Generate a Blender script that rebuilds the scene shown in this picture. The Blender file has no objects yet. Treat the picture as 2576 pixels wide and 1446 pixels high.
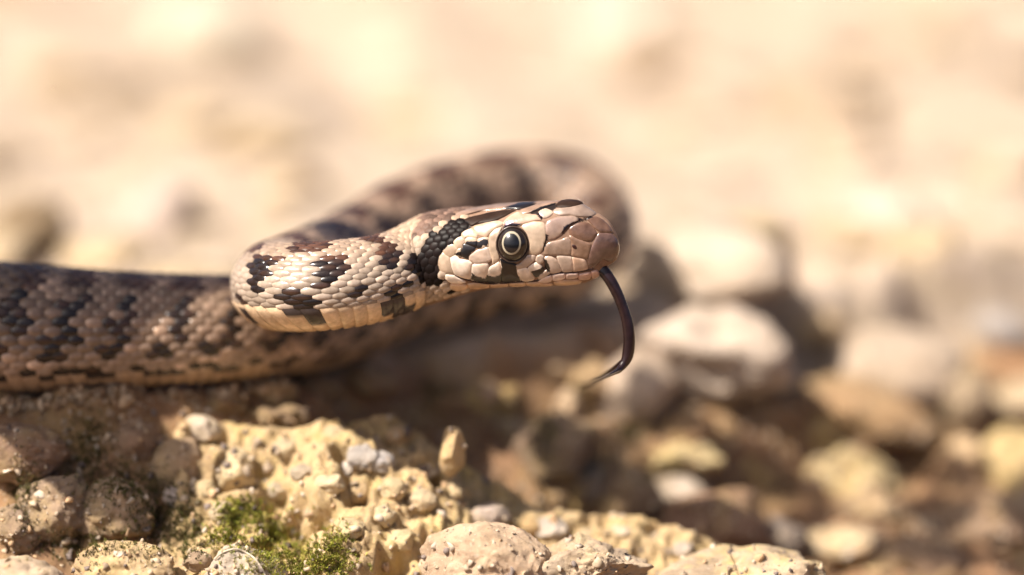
import bpy, bmesh, math, random
import numpy as np
from mathutils import Vector, Matrix
from mathutils.bvhtree import BVHTree

random.seed(7)
rng = np.random.default_rng(7)
C = bpy.context.scene.collection
SC = bpy.context.scene
R = math.radians
# ------------------------------------------------------------------ camera, light, exposure
# macro scene: one Blender unit is one centimetre
SC.unit_settings.system = 'METRIC'
SC.unit_settings.scale_length = 0.01
PITCH = R(12.0)
DIST = 28.0
PPC = 257.6                       # picture units (2576 wide) per cm at the working distance
FWD = np.array([0, math.cos(PITCH), -math.sin(PITCH)])
UPC = np.array([0, math.sin(PITCH), math.cos(PITCH)])
CAM = -FWD * DIST
cam_d = bpy.data.cameras.new('camera')
cam = bpy.data.objects.new('camera', cam_d)
C.objects.link(cam)
cam.location = CAM
cam.rotation_euler = (R(90) - PITCH, 0, 0)
cam_d.sensor_width = 36
cam_d.lens = 36 * DIST / 10.0
cam_d.clip_start = 0.5
cam_d.clip_end = 3000
cam_d.dof.use_dof = True
cam_d.dof.focus_distance = DIST - 0.36
cam_d.dof.aperture_fstop = cam_d.lens * 1e-3 / 1.5
cam_d.dof.aperture_blades = 0
SC.camera = cam

SUN_EL, SUN_AZ = R(52), R(58)     # azimuth: turned left from straight behind the camera
TO_SUN = np.array([-math.cos(SUN_EL) * math.sin(SUN_AZ), -math.cos(SUN_EL) * math.cos(SUN_AZ), math.sin(SUN_EL)])
world = bpy.data.worlds.new('World')
SC.world = world
world.use_nodes = True
wn = world.node_tree.nodes
sky = wn.new('ShaderNodeTexSky')
sky.sky_type = 'NISHITA'
sky.sun_disc = False
sky.sun_elevation = SUN_EL
sky.sun_rotation = math.atan2(TO_SUN[0], TO_SUN[1])
sky.air_density = 0.5
sky.dust_density = 5.0
world.node_tree.links.new(sky.outputs[0], wn['Background'].inputs[0])
wn['Background'].inputs[1].default_value = 0.07
sun_d = bpy.data.lights.new('sun', 'SUN')
sun_d.energy = 4.8
sun_d.angle = R(0.53)
sun_d.color = (1.0, 0.91, 0.80)
sun = bpy.data.objects.new('sun', sun_d)
C.objects.link(sun)
sun.rotation_euler = Vector(TO_SUN).to_track_quat('Z', 'Y').to_euler()
sun.location = tuple(TO_SUN * 200)

SC.view_settings.view_transform = 'Standard'
SC.view_settings.look = 'None'
SC.view_settings.exposure = 0.92
SC.view_settings.gamma = 1
SC.view_settings.use_curve_mapping = False
SC.render.engine = 'CYCLES'
SC.cycles.use_denoising = True
SC.cycles.max_bounces = 6
SC.cycles.use_adaptive_sampling = False

# ------------------------------------------------------------------ helpers
def at(u, v, d=0.0):
    """point at picture place (u, v) of the 2576 x 1446 picture, d cm behind the working plane"""
    k = (DIST + d) / DIST / PPC
    p = CAM + FWD * (DIST + d) + UPC * ((723 - v) * k)
    p[0] += (u - 1288) * k
    return p

def smooth(a, b, x):
    t = np.clip((x - a) / (b - a), 0, 1)
    return t * t * (3 - 2 * t)

def _hash(ix, iy, iz, seed):
    h = (ix * 374761393 + iy * 668265263 + iz * 1274126177 + seed * 974711) & 0xFFFFFFFF
    h = ((h ^ (h >> 13)) * 1274126177) & 0xFFFFFFFF
    h = ((h ^ (h >> 16)) * 2246822519) & 0xFFFFFFFF
    return ((h ^ (h >> 15)) & 0xFFFFFF) / float(0xFFFFFF)

def noise(p, f=1.0, seed=0):
    """value noise in -1..1 at points p (n,3)"""
    q = np.asarray(p, float) * f
    i = np.floor(q).astype(np.int64)
    t = q - i
    t = t * t * t * (t * (t * 6 - 15) + 10)
    r = np.zeros(len(q))
    for dx in (0, 1):
        wx = t[:, 0] if dx else 1 - t[:, 0]
        for dy in (0, 1):
            wy = t[:, 1] if dy else 1 - t[:, 1]
            for dz in (0, 1):
                wz = t[:, 2] if dz else 1 - t[:, 2]
                r += wx * wy * wz * _hash(i[:, 0] + dx, i[:, 1] + dy, i[:, 2] + dz, seed)
    return r * 2 - 1

def fbm(p, f=1.0, o=4, seed=0, g=0.5):
    r, a = 0, 1.0
    for k in range(o):
        r = r + a * noise(p, f * 2.03 ** k, seed + k * 17)
        a *= g
    return r

def mesh_obj(name, verts, faces, mat=None, parent=None, cols=None, flat=False):
    me = bpy.data.meshes.new(name)
    verts = np.asarray(verts, float)
    faces = np.asarray(faces) if not isinstance(faces, list) else faces
    if isinstance(faces, np.ndarray):
        n, k = faces.shape
        me.vertices.add(len(verts)); me.vertices.foreach_set('co', verts.ravel())
        me.loops.add(n * k); me.loops.foreach_set('vertex_index', faces.ravel().astype(np.int32))
        me.polygons.add(n); me.polygons.foreach_set('loop_start', np.arange(0, n * k, k, dtype=np.int32))
        me.update(calc_edges=True); me.validate()
    else:
        me.from_pydata([tuple(v) for v in verts], [], faces)
    if not flat:
        me.polygons.foreach_set('use_smooth', np.ones(len(me.polygons), bool))
    if cols is not None:
        ca = me.color_attributes.new('Col', 'FLOAT_COLOR', 'POINT')
        c4 = np.ones((len(verts), 4)); c4[:, :3] = cols
        ca.data.foreach_set('color', c4.ravel())
    if mat: me.materials.append(mat)
    o = bpy.data.objects.new(name, me)
    C.objects.link(o)
    if parent: o.parent = parent
    return o

def tag(o, label=None, cat=None, group=None, kind=None):
    if label: o['label'] = label
    if cat: o['category'] = cat
    if group: o['group'] = group
    if kind: o['kind'] = kind
    return o

def grid_faces(n, m, wrap=False):
    i, j = np.meshgrid(np.arange(n - 1), np.arange(m if wrap else m - 1), indexing='ij')
    j2 = (j + 1) % m
    return np.stack([i * m + j, i * m + j2, (i + 1) * m + j2, (i + 1) * m + j], -1).reshape(-1, 4)

_ico = {}
def ico(sub):
    if sub not in _ico:
        bm = bmesh.new(); bmesh.ops.create_icosphere(bm, subdivisions=sub, radius=1)
        _ico[sub] = (np.array([v.co[:] for v in bm.verts]), np.array([[v.index for v in f.verts] for f in bm.faces]))
        bm.free()
    return _ico[sub]

def in_poly(px, py, poly):
    poly = np.asarray(poly, float)
    inside = np.zeros(np.shape(px), bool)
    x0, y0 = poly[-1]
    for x1, y1 in poly:
        c = ((y1 > py) != (y0 > py)) & (px < (x0 - x1) * (py - y1) / (y0 - y1 + 1e-12) + x1)
        inside ^= c
        x0, y0 = x1, y1
    return inside

# ------------------------------------------------------------------ materials
def new_mat(name):
    m = bpy.data.materials.new(name); m.use_nodes = True
    nt = m.node_tree
    return m, nt, nt.nodes['Principled BSDF'], nt.links

def node(nt, t, **kw):
    n = nt.nodes.new(t)
    for k, v in kw.items():
        if k.startswith('i_'):
            n.inputs[k[2:].replace('_', ' ')].default_value = v
        else: setattr(n, k, v)
    return n

def ramp(nt, stops):
    r = nt.nodes.new('ShaderNodeValToRGB')
    el = r.color_ramp.elements
    while len(el) < len(stops): el.new(0.5)
    for e, (p, c) in zip(el, stops):
        e.position = p; e.color = (*c, 1) if len(c) == 3 else c
    return r

def mixc(nt, a, b, fac, mode='MIX'):
    m = nt.nodes.new('ShaderNodeMix'); m.data_type = 'RGBA'; m.blend_type = mode
    for s, val in ((m.inputs[6], a), (m.inputs[7], b), (m.inputs[0], fac)):
        if hasattr(val, 'links'): nt.links.new(val, s)
        elif isinstance(val, tuple): s.default_value = (*val, 1)
        else: s.default_value = val
    return m.outputs[2]

def rock_material(name, lichen=0.35, fine=1.0, own=None, speck=0.5):
    """weathered limestone: base tone from the object colour, blotches, yellow lichen, dark specks"""
    m, nt, b, L = new_mat(name)
    geo = node(nt, 'ShaderNodeTexCoord')
    co = geo.outputs['Object']
    if own is None:
        oi = node(nt, 'ShaderNodeObjectInfo'); base = oi.outputs['Color']
    elif own == 'attr':
        base = node(nt, 'ShaderNodeAttribute', attribute_name='Col').outputs['Color']
    else:
        rgb = node(nt, 'ShaderNodeRGB'); rgb.outputs[0].default_value = (*own, 1); base = rgb.outputs[0]
    n1 = node(nt, 'ShaderNodeTexNoise', i_Scale=1.7 * fine, i_Detail=6.0, i_Roughness=0.65); L.new(co, n1.inputs['Vector'])
    r1 = ramp(nt, [(0.3, (0.55, 0.5, 0.46)), (0.5, (1, 1, 1)), (0.72, (1.35, 1.32, 1.25))]); L.new(n1.outputs[0], r1.inputs[0])
    c = mixc(nt, base, r1.outputs[0], 1.0, 'MULTIPLY')
    n2 = node(nt, 'ShaderNodeTexNoise', i_Scale=2.6 * fine, i_Detail=5.0, i_Roughness=0.7); n2.noise_dimensions = '4D'; n2.inputs['W'].default_value = 3.3
    L.new(co, n2.inputs['Vector'])
    r2 = ramp(nt, [(0.47, (0, 0, 0)), (0.62, (1, 1, 1))]); L.new(n2.outputs[0], r2.inputs[0])
    ml = node(nt, 'ShaderNodeMath', operation='MULTIPLY'); L.new(r2.outputs[0], ml.inputs[0]); ml.inputs[1].default_value = lichen
    c = mixc(nt, c, (0.50, 0.365, 0.15), ml.outputs[0])
    n3 = node(nt, 'ShaderNodeTexNoise', i_Scale=14.0 * fine, i_Detail=4.0, i_Roughness=0.6); n3.noise_dimensions = '4D'; n3.inputs['W'].default_value = 8.1
    L.new(co, n3.inputs['Vector'])
    r3 = ramp(nt, [(0.62, (0, 0, 0)), (0.70, (1, 1, 1))]); L.new(n3.outputs[0], r3.inputs[0])
    ms = node(nt, 'ShaderNodeMath', operation='MULTIPLY'); L.new(r3.outputs[0], ms.inputs[0]); ms.inputs[1].default_value = speck
    c = mixc(nt, c, (0.07, 0.06, 0.06), ms.outputs[0])
    n5 = node(nt, 'ShaderNodeTexNoise', i_Scale=24.0 * fine, i_Detail=3.0); n5.noise_dimensions = '4D'; n5.inputs['W'].default_value = 1.9
    L.new(co, n5.inputs['Vector'])
    r5 = ramp(nt, [(0.60, (0, 0, 0)), (0.68, (1, 1, 1))]); L.new(n5.outputs[0], r5.inputs[0])
    mw = node(nt, 'ShaderNodeMath', operation='MULTIPLY'); L.new(r5.outputs[0], mw.inputs[0]); mw.inputs[1].default_value = 0.35
    c = mixc(nt, c, (0.62, 0.53, 0.43), mw.outputs[0])
    L.new(c, b.inputs['Base Color'])
    b.inputs['Roughness'].default_value = 0.85
    n4 = node(nt, 'ShaderNodeTexNoise', i_Scale=20.0 * fine, i_Detail=8.0, i_Roughness=0.75); L.new(co, n4.inputs['Vector'])
    bp = node(nt, 'ShaderNodeBump', i_Strength=0.75, i_Distance=0.05 / fine); L.new(n4.outputs[0], bp.inputs['Height'])
    L.new(bp.outputs[0], b.inputs['Normal'])
    return m

M_rock = rock_material('rough_rock', 0.35)
M_lichen = rock_material('lichen_rock', 0.75)
M_pebble = rock_material('smooth_pebble', 0.12, 1.0, None, 0.35)
M_far = rock_material('far_rock', 0.25, 0.35)
M_ground = rock_material('ground_rock', 0.30, 0.6, 'attr')

def col_material(name, rough, noise_amt=0.25, scale=30, spec=0.5, coat=0.0, film=0, bump=0.0, sss=0.0):
    m, nt, b, L = new_mat(name)
    a = node(nt, 'ShaderNodeAttribute', attribute_name='Col')
    tc = node(nt, 'ShaderNodeTexCoord')
    n = node(nt, 'ShaderNodeTexNoise', i_Scale=scale, i_Detail=5.0, i_Roughness=0.6); L.new(tc.outputs['Object'], n.inputs['Vector'])
    lo, hi = 1 - noise_amt, 1 + noise_amt
    r = ramp(nt, [(0.3, (lo, lo * .97, lo * .95)), (0.7, (hi, hi, hi))]); L.new(n.outputs[0], r.inputs[0])
    c = mixc(nt, a.outputs['Color'], r.outputs[0], 1.0, 'MULTIPLY')
    L.new(c, b.inputs['Base Color'])
    b.inputs['Roughness'].default_value = rough
    b.inputs['Specular IOR Level'].default_value = spec
    b.inputs['Coat Weight'].default_value = coat
    b.inputs['Coat Roughness'].default_value = 0.13
    if film:
        b.inputs['Thin Film Thickness'].default_value = film
        b.inputs['Thin Film IOR'].default_value = 1.6
    if sss:
        b.inputs['Subsurface Weight'].default_value = sss
        b.inputs['Subsurface Radius'].default_value = (0.05, 0.025, 0.012)
        b.inputs['Subsurface Scale'].default_value = 1.0
    if bump:
        n2 = node(nt, 'ShaderNodeTexNoise', i_Scale=scale * 2.2, i_Detail=4.0); L.new(tc.outputs['Object'], n2.inputs['Vector'])
        bp = node(nt, 'ShaderNodeBump', i_Strength=bump, i_Distance=0.01); L.new(n2.outputs[0], bp.inputs['Height'])
        L.new(bp.outputs[0], b.inputs['Normal']); L.new(bp.outputs[0], b.inputs['Coat Normal'])
    return m

M_scale = col_material('snake_scale', 0.25, 0.22, 16, 0.5, 0.2, 0, 0.15)
M_plate = col_material('head_plate', 0.32, 0.2, 9, 0.5, 0.55, 0, 0.3)
M_snout = col_material('snout_plate', 0.22, 0.24, 12, 0.6, 0.8, 0, 0.35)
M_irid = col_material('iridescent_plate', 0.2, 0.18, 9, 0.8, 0.4, 430, 0.25)
M_skin = col_material('snake_skin', 0.45, 0.2, 20, 0.12)
M_moss = col_material('moss', 0.7, 0.3, 10, 0.3)
M_grit = col_material('grit', 0.85, 0.3, 12, 0.3)

def plain(name, col, rough, spec=0.5, coat=0.0, sc=12, amt=0.3, coat_r=0.12):
    m, nt, b, L = new_mat(name)
    tc = node(nt, 'ShaderNodeTexCoord')
    n = node(nt, 'ShaderNodeTexNoise', i_Scale=sc, i_Detail=4.0); L.new(tc.outputs['Object'], n.inputs['Vector'])
    r = ramp(nt, [(0.3, tuple(c * (1 - amt) for c in col)), (0.7, tuple(c * (1 + amt) for c in col))]); L.new(n.outputs[0], r.inputs[0])
    L.new(r.outputs[0], b.inputs['Base Color'])
    b.inputs['Roughness'].default_value = rough
    b.inputs['Specular IOR Level'].default_value = spec
    b.inputs['Coat Weight'].default_value = coat
    b.inputs['Coat Roughness'].default_value = coat_r
    return m

# ------------------------------------------------------------------ ground
def spaced(lo, a, b, hi, fine, growth):
    mid = list(np.arange(a, b, fine))
    up, x, st = [], b, fine
    while x < hi: up.append(x); st *= growth; x += st
    dn, x, st = [], a - fine, fine
    while x > lo: dn.append(x); st *= growth; x -= st
    return np.array(dn[::-1] + mid + up + [hi])

def ground_z(x, y, tone=False):
    """ledge at z = -1.25 that breaks off towards the camera; further forward on the left than on the right"""
    p = np.stack([x, y, np.zeros_like(x)], -1)
    n1 = 0.3 * noise(p, 0.7, 5)
    # left: a steep bank below the ledge
    tl = np.interp(x, [-9, -5, -3.2, -1.5, 0], [0.25, 0.45, 0.8, 1.7, 2.6]) + 0.6 * n1 - y
    zl = -np.minimum(np.where(tl > 0, tl * 1.15 + 0.25 * smooth(0, 0.5, tl), 0), 1.75 + 0.06 * np.clip(tl, 0, 8))
    # right: a stepped hollow whose edge runs diagonally away from the viewer
    tr = (x + 1.0) * 0.6 - (y - 3.1) * 0.8 + n1
    zr = -(0.95 * smooth(0.1, 0.75, tr) + 0.75 * smooth(1.5, 2.1, tr) + 0.75 * smooth(2.9, 3.6, tr) + 0.1 * np.clip(tr, 0, 6))
    zr = np.maximum(zr, -2.25 - 0.04 * np.clip(tr, 0, 8))
    wr = smooth(-2.3, -0.6, x)
    t = tl * (1 - wr) + tr * wr
    z = -1.27 + zl * (1 - wr) + zr * wr
    far = smooth(5, 30, y)
    z = z + fbm(p, 0.55, 3, 3) * (0.10 + 0.35 * far) * smooth(-1.0, 6.0, t * -1 + 3)
    near = 1 - smooth(6, 14, np.hypot(x, y - 1))
    z = z + smooth(1.2, 3.0, x) * smooth(3.0, 5.0, y) * (1 - smooth(10, 16, y)) * (0.30 * (0.35 - np.abs(fbm(p, 0.75, 3, 81))) + 0.10 * fbm(p, 2.0, 3, 82))
    face = (smooth(-0.7, 0.3, t) * (1 - wr) + smooth(-0.1, 0.5, t) * wr) * near
    z = z + face * (0.16 * (0.4 - np.abs(fbm(p, 1.1, 3, 51))) + 0.10 * (0.4 - np.abs(fbm(p, 2.9, 3, 52))))
    z = z + near * (0.07 * fbm(p, 2.3, 3, 21) + 0.035 * fbm(p, 7.0, 3, 31))
    z = z + near * 0.10 * smooth(0.1, 0.9, t) * fbm(p, 1.4, 2, 41)
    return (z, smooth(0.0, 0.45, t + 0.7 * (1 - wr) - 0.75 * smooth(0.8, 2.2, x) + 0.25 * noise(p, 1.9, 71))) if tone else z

gx = spaced(-160, -5.6, 5.6, 160, 0.035, 1.06)
gy = spaced(-14, -2.2, 5.0, 400, 0.035, 1.05)
GX, GY = np.meshgrid(gx, gy, indexing='ij')
gz, soil_shade = ground_z(GX.ravel(), GY.ravel(), True)
gv = np.stack([GX.ravel(), GY.ravel(), gz], -1)
# dusty pale crust on the flat; reddish earth below it, darkened to carry its shade
gcol = np.array([0.47, 0.375, 0.295]) * (1 - soil_shade)[:, None] + np.array([0.26, 0.145, 0.075]) * soil_shade[:, None]
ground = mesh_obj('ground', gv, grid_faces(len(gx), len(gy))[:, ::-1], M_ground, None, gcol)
tag(ground, 'sunlit sandy limestone ground under and behind the snake', None, None, 'structure')
solids = [(gv, grid_faces(len(gx), len(gy)))]       # everything moss and grit can settle on

# ------------------------------------------------------------------ rocks
GROUND_BVH = BVHTree.FromPolygons(gv.tolist(), solids[0][1].tolist())
def make_rock(name, pos, half, color, mat, label=None, group=None, seed=0, sub=4, rough=0.12, cuts=5, yaw=0.0, tilt=0.0, parent=None, cat='stone', f=1.3):
    v, fcs = ico(sub)
    p = v.copy()
    rs = np.random.default_rng(seed + 100)
    for k in range(cuts):
        n = rs.normal(size=3); n /= np.linalg.norm(n)
        cdist = rs.uniform(0.62, 0.9)
        d = p @ n
        p = p - np.outer(np.maximum(d - cdist, 0) * 0.88, n)
    nrm = v
    q = v * f + seed * 3.17
    p = p + nrm * (rough * fbm(q, 1.2, 3, seed))[:, None] + nrm * (rough * 0.28 * fbm(q, 5.0, 3, seed + 9))[:, None]
    if sub >= 5:
        p = p + nrm * (rough * 0.10 * fbm(q, 17.0, 3, seed + 19))[:, None]
    p = p * np.asarray(half)
    cy, sy, ct, st = math.cos(yaw), math.sin(yaw), math.cos(tilt), math.sin(tilt)
    Rz = np.array([[cy, -sy, 0], [sy, cy, 0], [0, 0, 1]]); Ry = np.array([[ct, 0, st], [0, 1, 0], [-st, 0, ct]])
    p = p @ (Rz @ Ry).T
    o = mesh_obj(name, p, fcs, mat, parent)
    o.location = tuple(pos)
    o.color = (*color, 1)
    if label: tag(o, label, cat, group)
    solids.append((p + np.asarray(pos), fcs))
    return o

def px_rock(u, v, d, w, h, color, mat, label, seed, **kw):
    """rock covering w x h picture units round (u, v)"""
    if not kw.pop('free', False):                      # let it rest on the ground instead of hanging in front of it
        hit = GROUND_BVH.ray_cast(Vector(CAM), Vector(at(u, v, 0) - CAM).normalized())
        if hit[0] is not None:
            dg = float((np.array(hit[0]) - CAM) @ FWD) - DIST
            half = 0.5 * max(w, h) / PPC
            if d < dg - 0.45 * half: d = dg - 0.25 * half
    k = (DIST + d) / DIST / PPC
    hx, hz = w * k / 2, h * k / 2
    depth = kw.pop('depth', 0.9)
    return make_rock(kw.pop('name', 'stone'), at(u, v, d), (hx, (hx + hz) / 2 * depth, hz), color, mat, label, seed=seed, **kw)

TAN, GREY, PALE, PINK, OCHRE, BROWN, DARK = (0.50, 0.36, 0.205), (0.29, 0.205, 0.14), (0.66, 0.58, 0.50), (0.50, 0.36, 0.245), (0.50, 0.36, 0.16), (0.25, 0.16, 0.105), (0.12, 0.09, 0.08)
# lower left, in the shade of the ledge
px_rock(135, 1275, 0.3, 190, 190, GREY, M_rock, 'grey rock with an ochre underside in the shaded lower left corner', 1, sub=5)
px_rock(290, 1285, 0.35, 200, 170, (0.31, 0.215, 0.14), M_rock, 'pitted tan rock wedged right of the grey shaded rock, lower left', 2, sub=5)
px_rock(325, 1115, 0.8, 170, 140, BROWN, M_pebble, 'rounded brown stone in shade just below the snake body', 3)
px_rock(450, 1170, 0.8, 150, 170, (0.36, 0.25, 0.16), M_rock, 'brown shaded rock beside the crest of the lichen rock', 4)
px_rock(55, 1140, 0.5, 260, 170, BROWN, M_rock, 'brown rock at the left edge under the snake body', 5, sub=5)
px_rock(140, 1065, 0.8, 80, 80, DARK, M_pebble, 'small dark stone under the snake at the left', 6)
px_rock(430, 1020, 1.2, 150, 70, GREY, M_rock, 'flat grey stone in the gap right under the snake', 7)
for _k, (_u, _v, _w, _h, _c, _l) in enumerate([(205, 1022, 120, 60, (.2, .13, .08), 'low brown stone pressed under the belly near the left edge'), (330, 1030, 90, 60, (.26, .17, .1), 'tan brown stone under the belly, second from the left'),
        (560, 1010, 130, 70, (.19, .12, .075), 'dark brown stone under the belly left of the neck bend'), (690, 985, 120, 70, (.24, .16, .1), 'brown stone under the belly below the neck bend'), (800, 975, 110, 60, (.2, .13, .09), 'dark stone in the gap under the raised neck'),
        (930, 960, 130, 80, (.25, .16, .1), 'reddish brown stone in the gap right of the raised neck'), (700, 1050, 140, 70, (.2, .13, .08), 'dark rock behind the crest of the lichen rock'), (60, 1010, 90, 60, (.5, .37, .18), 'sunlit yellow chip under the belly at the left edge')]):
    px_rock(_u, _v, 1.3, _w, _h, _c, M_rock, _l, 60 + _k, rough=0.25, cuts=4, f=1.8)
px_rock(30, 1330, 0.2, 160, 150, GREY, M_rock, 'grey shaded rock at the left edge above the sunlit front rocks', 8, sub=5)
# bottom edge, sunlit
px_rock(310, 1437, -0.35, 250, 150, TAN, M_lichen, 'sunlit yellow tan rock at the bottom left edge', 11, sub=5, rough=0.16, free=True)
px_rock(45, 1470, -0.7, 220, 150, (0.5, 0.38, 0.27), M_rock, 'blurred tan rock in the bottom left corner', 12, sub=5, free=True)
px_rock(620, 1460, -0.3, 200, 190, (0.50, 0.42, 0.33), M_rock, 'beige rock with a pale rootlet across it at the bottom edge', 13, sub=5, rough=0.15, free=True)
px_rock(497, 1412, -0.3, 80, 55, GREY, M_pebble, 'small grey pebble left of the beige rock with the rootlet', 14, free=True)
px_rock(1215, 1462, -0.22, 370, 300, PINK, M_pebble, 'large smooth pinkish pebble set in crust at the bottom edge', 15, sub=6, rough=0.10, cuts=7, free=True)
px_rock(1455, 1442, -0.1, 330, 190, (0.44, 0.335, 0.235), M_rock, 'rough grey tan crust right of the pinkish pebble', 16, sub=6, rough=0.2, free=True)
px_rock(1880, 1462, 0.2, 420, 170, (0.46, 0.35, 0.24), M_lichen, 'low lichen covered rock along the bottom edge at centre right', 17, sub=5, rough=0.2, free=True)
# centre right
px_rock(1138, 1128, 0.6, 78, 150, (0.56, 0.40, 0.22), M_rock, 'pointed sunlit rock chip standing above the lichen rock', 21, cuts=9, rough=0.05, free=True)
px_rock(1800, 892, 4.5, 390, 240, (0.55, 0.45, 0.365), M_pebble, 'large white rounded stone beyond the tongue', 2207, rough=0.17, cuts=6, tilt=0.2, f=1.9, free=True)
px_rock(1590, 980, 2.9, 250, 210, (0.46, 0.36, 0.28), M_pebble, 'beige wedge stone right below the tongue tip', 23, rough=0.07, cuts=8)
px_rock(1425, 1030, 2.3, 70, 110, (0.55, 0.40, 0.26), M_pebble, 'small sunlit pebble left of the beige wedge stone', 24)
px_rock(1228, 990, 2.6, 62, 60, (0.5, 0.35, 0.24), M_pebble, 'small tan pebble in the shade under the snake head', 25)
px_rock(1715, 1155, 2.0, 180, 85, (0.56, 0.44, 0.24), M_lichen, 'yellowish pebble cluster stone below the white stone', 26, rough=0.3, cuts=3, f=1.9)
px_rock(1700, 1238, 1.6, 150, 85, (0.50, 0.42, 0.36), M_rock, 'grey stone with a sunlit top on the reddish rock', 27)
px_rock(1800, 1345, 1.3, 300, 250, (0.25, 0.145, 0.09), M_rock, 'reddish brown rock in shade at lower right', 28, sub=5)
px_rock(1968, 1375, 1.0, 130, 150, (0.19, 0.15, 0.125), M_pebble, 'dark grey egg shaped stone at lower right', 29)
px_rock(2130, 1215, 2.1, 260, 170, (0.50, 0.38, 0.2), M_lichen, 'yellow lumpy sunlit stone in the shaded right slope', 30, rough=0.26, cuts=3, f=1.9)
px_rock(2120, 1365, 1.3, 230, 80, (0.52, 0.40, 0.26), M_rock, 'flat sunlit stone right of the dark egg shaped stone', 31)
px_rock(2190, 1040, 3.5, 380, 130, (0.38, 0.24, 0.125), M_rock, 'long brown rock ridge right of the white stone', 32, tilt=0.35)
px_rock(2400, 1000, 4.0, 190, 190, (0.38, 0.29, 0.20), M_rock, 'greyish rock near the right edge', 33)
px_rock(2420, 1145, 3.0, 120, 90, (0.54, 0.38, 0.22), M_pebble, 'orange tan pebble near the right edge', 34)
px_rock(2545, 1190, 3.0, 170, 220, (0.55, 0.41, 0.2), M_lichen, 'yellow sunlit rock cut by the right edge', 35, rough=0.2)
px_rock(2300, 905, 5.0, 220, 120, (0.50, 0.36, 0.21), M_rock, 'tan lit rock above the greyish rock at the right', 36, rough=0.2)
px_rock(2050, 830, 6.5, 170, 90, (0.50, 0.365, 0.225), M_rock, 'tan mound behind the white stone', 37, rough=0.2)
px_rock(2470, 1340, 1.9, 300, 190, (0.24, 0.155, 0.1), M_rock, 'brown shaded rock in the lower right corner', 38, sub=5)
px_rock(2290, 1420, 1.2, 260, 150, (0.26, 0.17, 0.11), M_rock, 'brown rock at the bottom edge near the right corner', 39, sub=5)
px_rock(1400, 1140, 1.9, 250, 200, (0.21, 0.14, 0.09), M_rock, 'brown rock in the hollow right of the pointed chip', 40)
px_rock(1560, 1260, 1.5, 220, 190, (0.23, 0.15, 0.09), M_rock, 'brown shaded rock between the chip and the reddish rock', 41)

# the lichen conglomerate in front of the snake: one lump with pebbles bedded in it
def crest_z(x):
    us = [250, 400, 455, 480, 540, 600, 700, 760, 810, 870, 940, 1000, 1060, 1110, 1180, 1260, 1320, 1380, 1500, 1650, 1750, 1860, 2060]
    vs = [1900, 1200, 1085, 1068, 1068, 1070, 1090, 1075, 1052, 1066, 1046, 1064, 1092, 1140, 1190, 1245, 1292, 1330, 1332, 1345, 1372, 1405, 1900]
    pts = np.array([at(u, v, 0.9) for u, v in zip(us, vs)])
    return np.interp(x, pts[:, 0], pts[:, 2])
xs = np.arange(at(255, 1200, .9)[0], at(2055, 1200, .9)[0], 0.022)
ts = np.linspace(-0.65, 1.75, 160)                       # -: behind the crest, +: front face down to the foot
XX, TT = np.meshgrid(xs, ts, indexing='ij')
x, t = XX.ravel(), TT.ravel()
cz = crest_z(x)
yc = 0.68 + 0.12 * noise(np.stack([x, x * 0, x * 0], -1), 1.1, 4)
y = np.where(t < 0, yc - t * 1.6, yc - np.minimum(t, 1.05) * 1.95 - np.maximum(t - 1.05, 0) * 0.35)
z = np.where(t < 0, cz - (t * 1.9) ** 2 * 1.9, cz - 1.55 * t ** 1.12)
P = np.stack([x, y, z], -1)
dn = 0.13 * fbm(P, 1.7, 2, 61) + 0.085 * fbm(P, 4.2, 3, 62) + 0.03 * fbm(P, 13, 3, 63)
dn = dn + 0.09 * (0.35 - np.abs(fbm(P, 3.1, 3, 67))) + 0.045 * (0.35 - np.abs(fbm(P, 8.0, 3, 68)))
pit = np.maximum(fbm(P, 2.6, 2, 66) - 0.35, 0) * 0.45
P[:, 2] += (dn - pit) * 0.8
P[:, 1] -= (dn - pit) * 0.7
lump_f = grid_faces(len(xs), len(ts))
lump = mesh_obj('lichen_rock', P, lump_f, M_lichen)
lump.color = (0.52, 0.375, 0.20, 1)
tag(lump, 'lumpy yellow lichen covered rock in front of the snake, pebbles set in it', 'rock')
solids.append((P.copy(), lump_f))
lump_bvh = BVHTree.FromPolygons([tuple(a) for a in P], [tuple(a) for a in lump_f])
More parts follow.
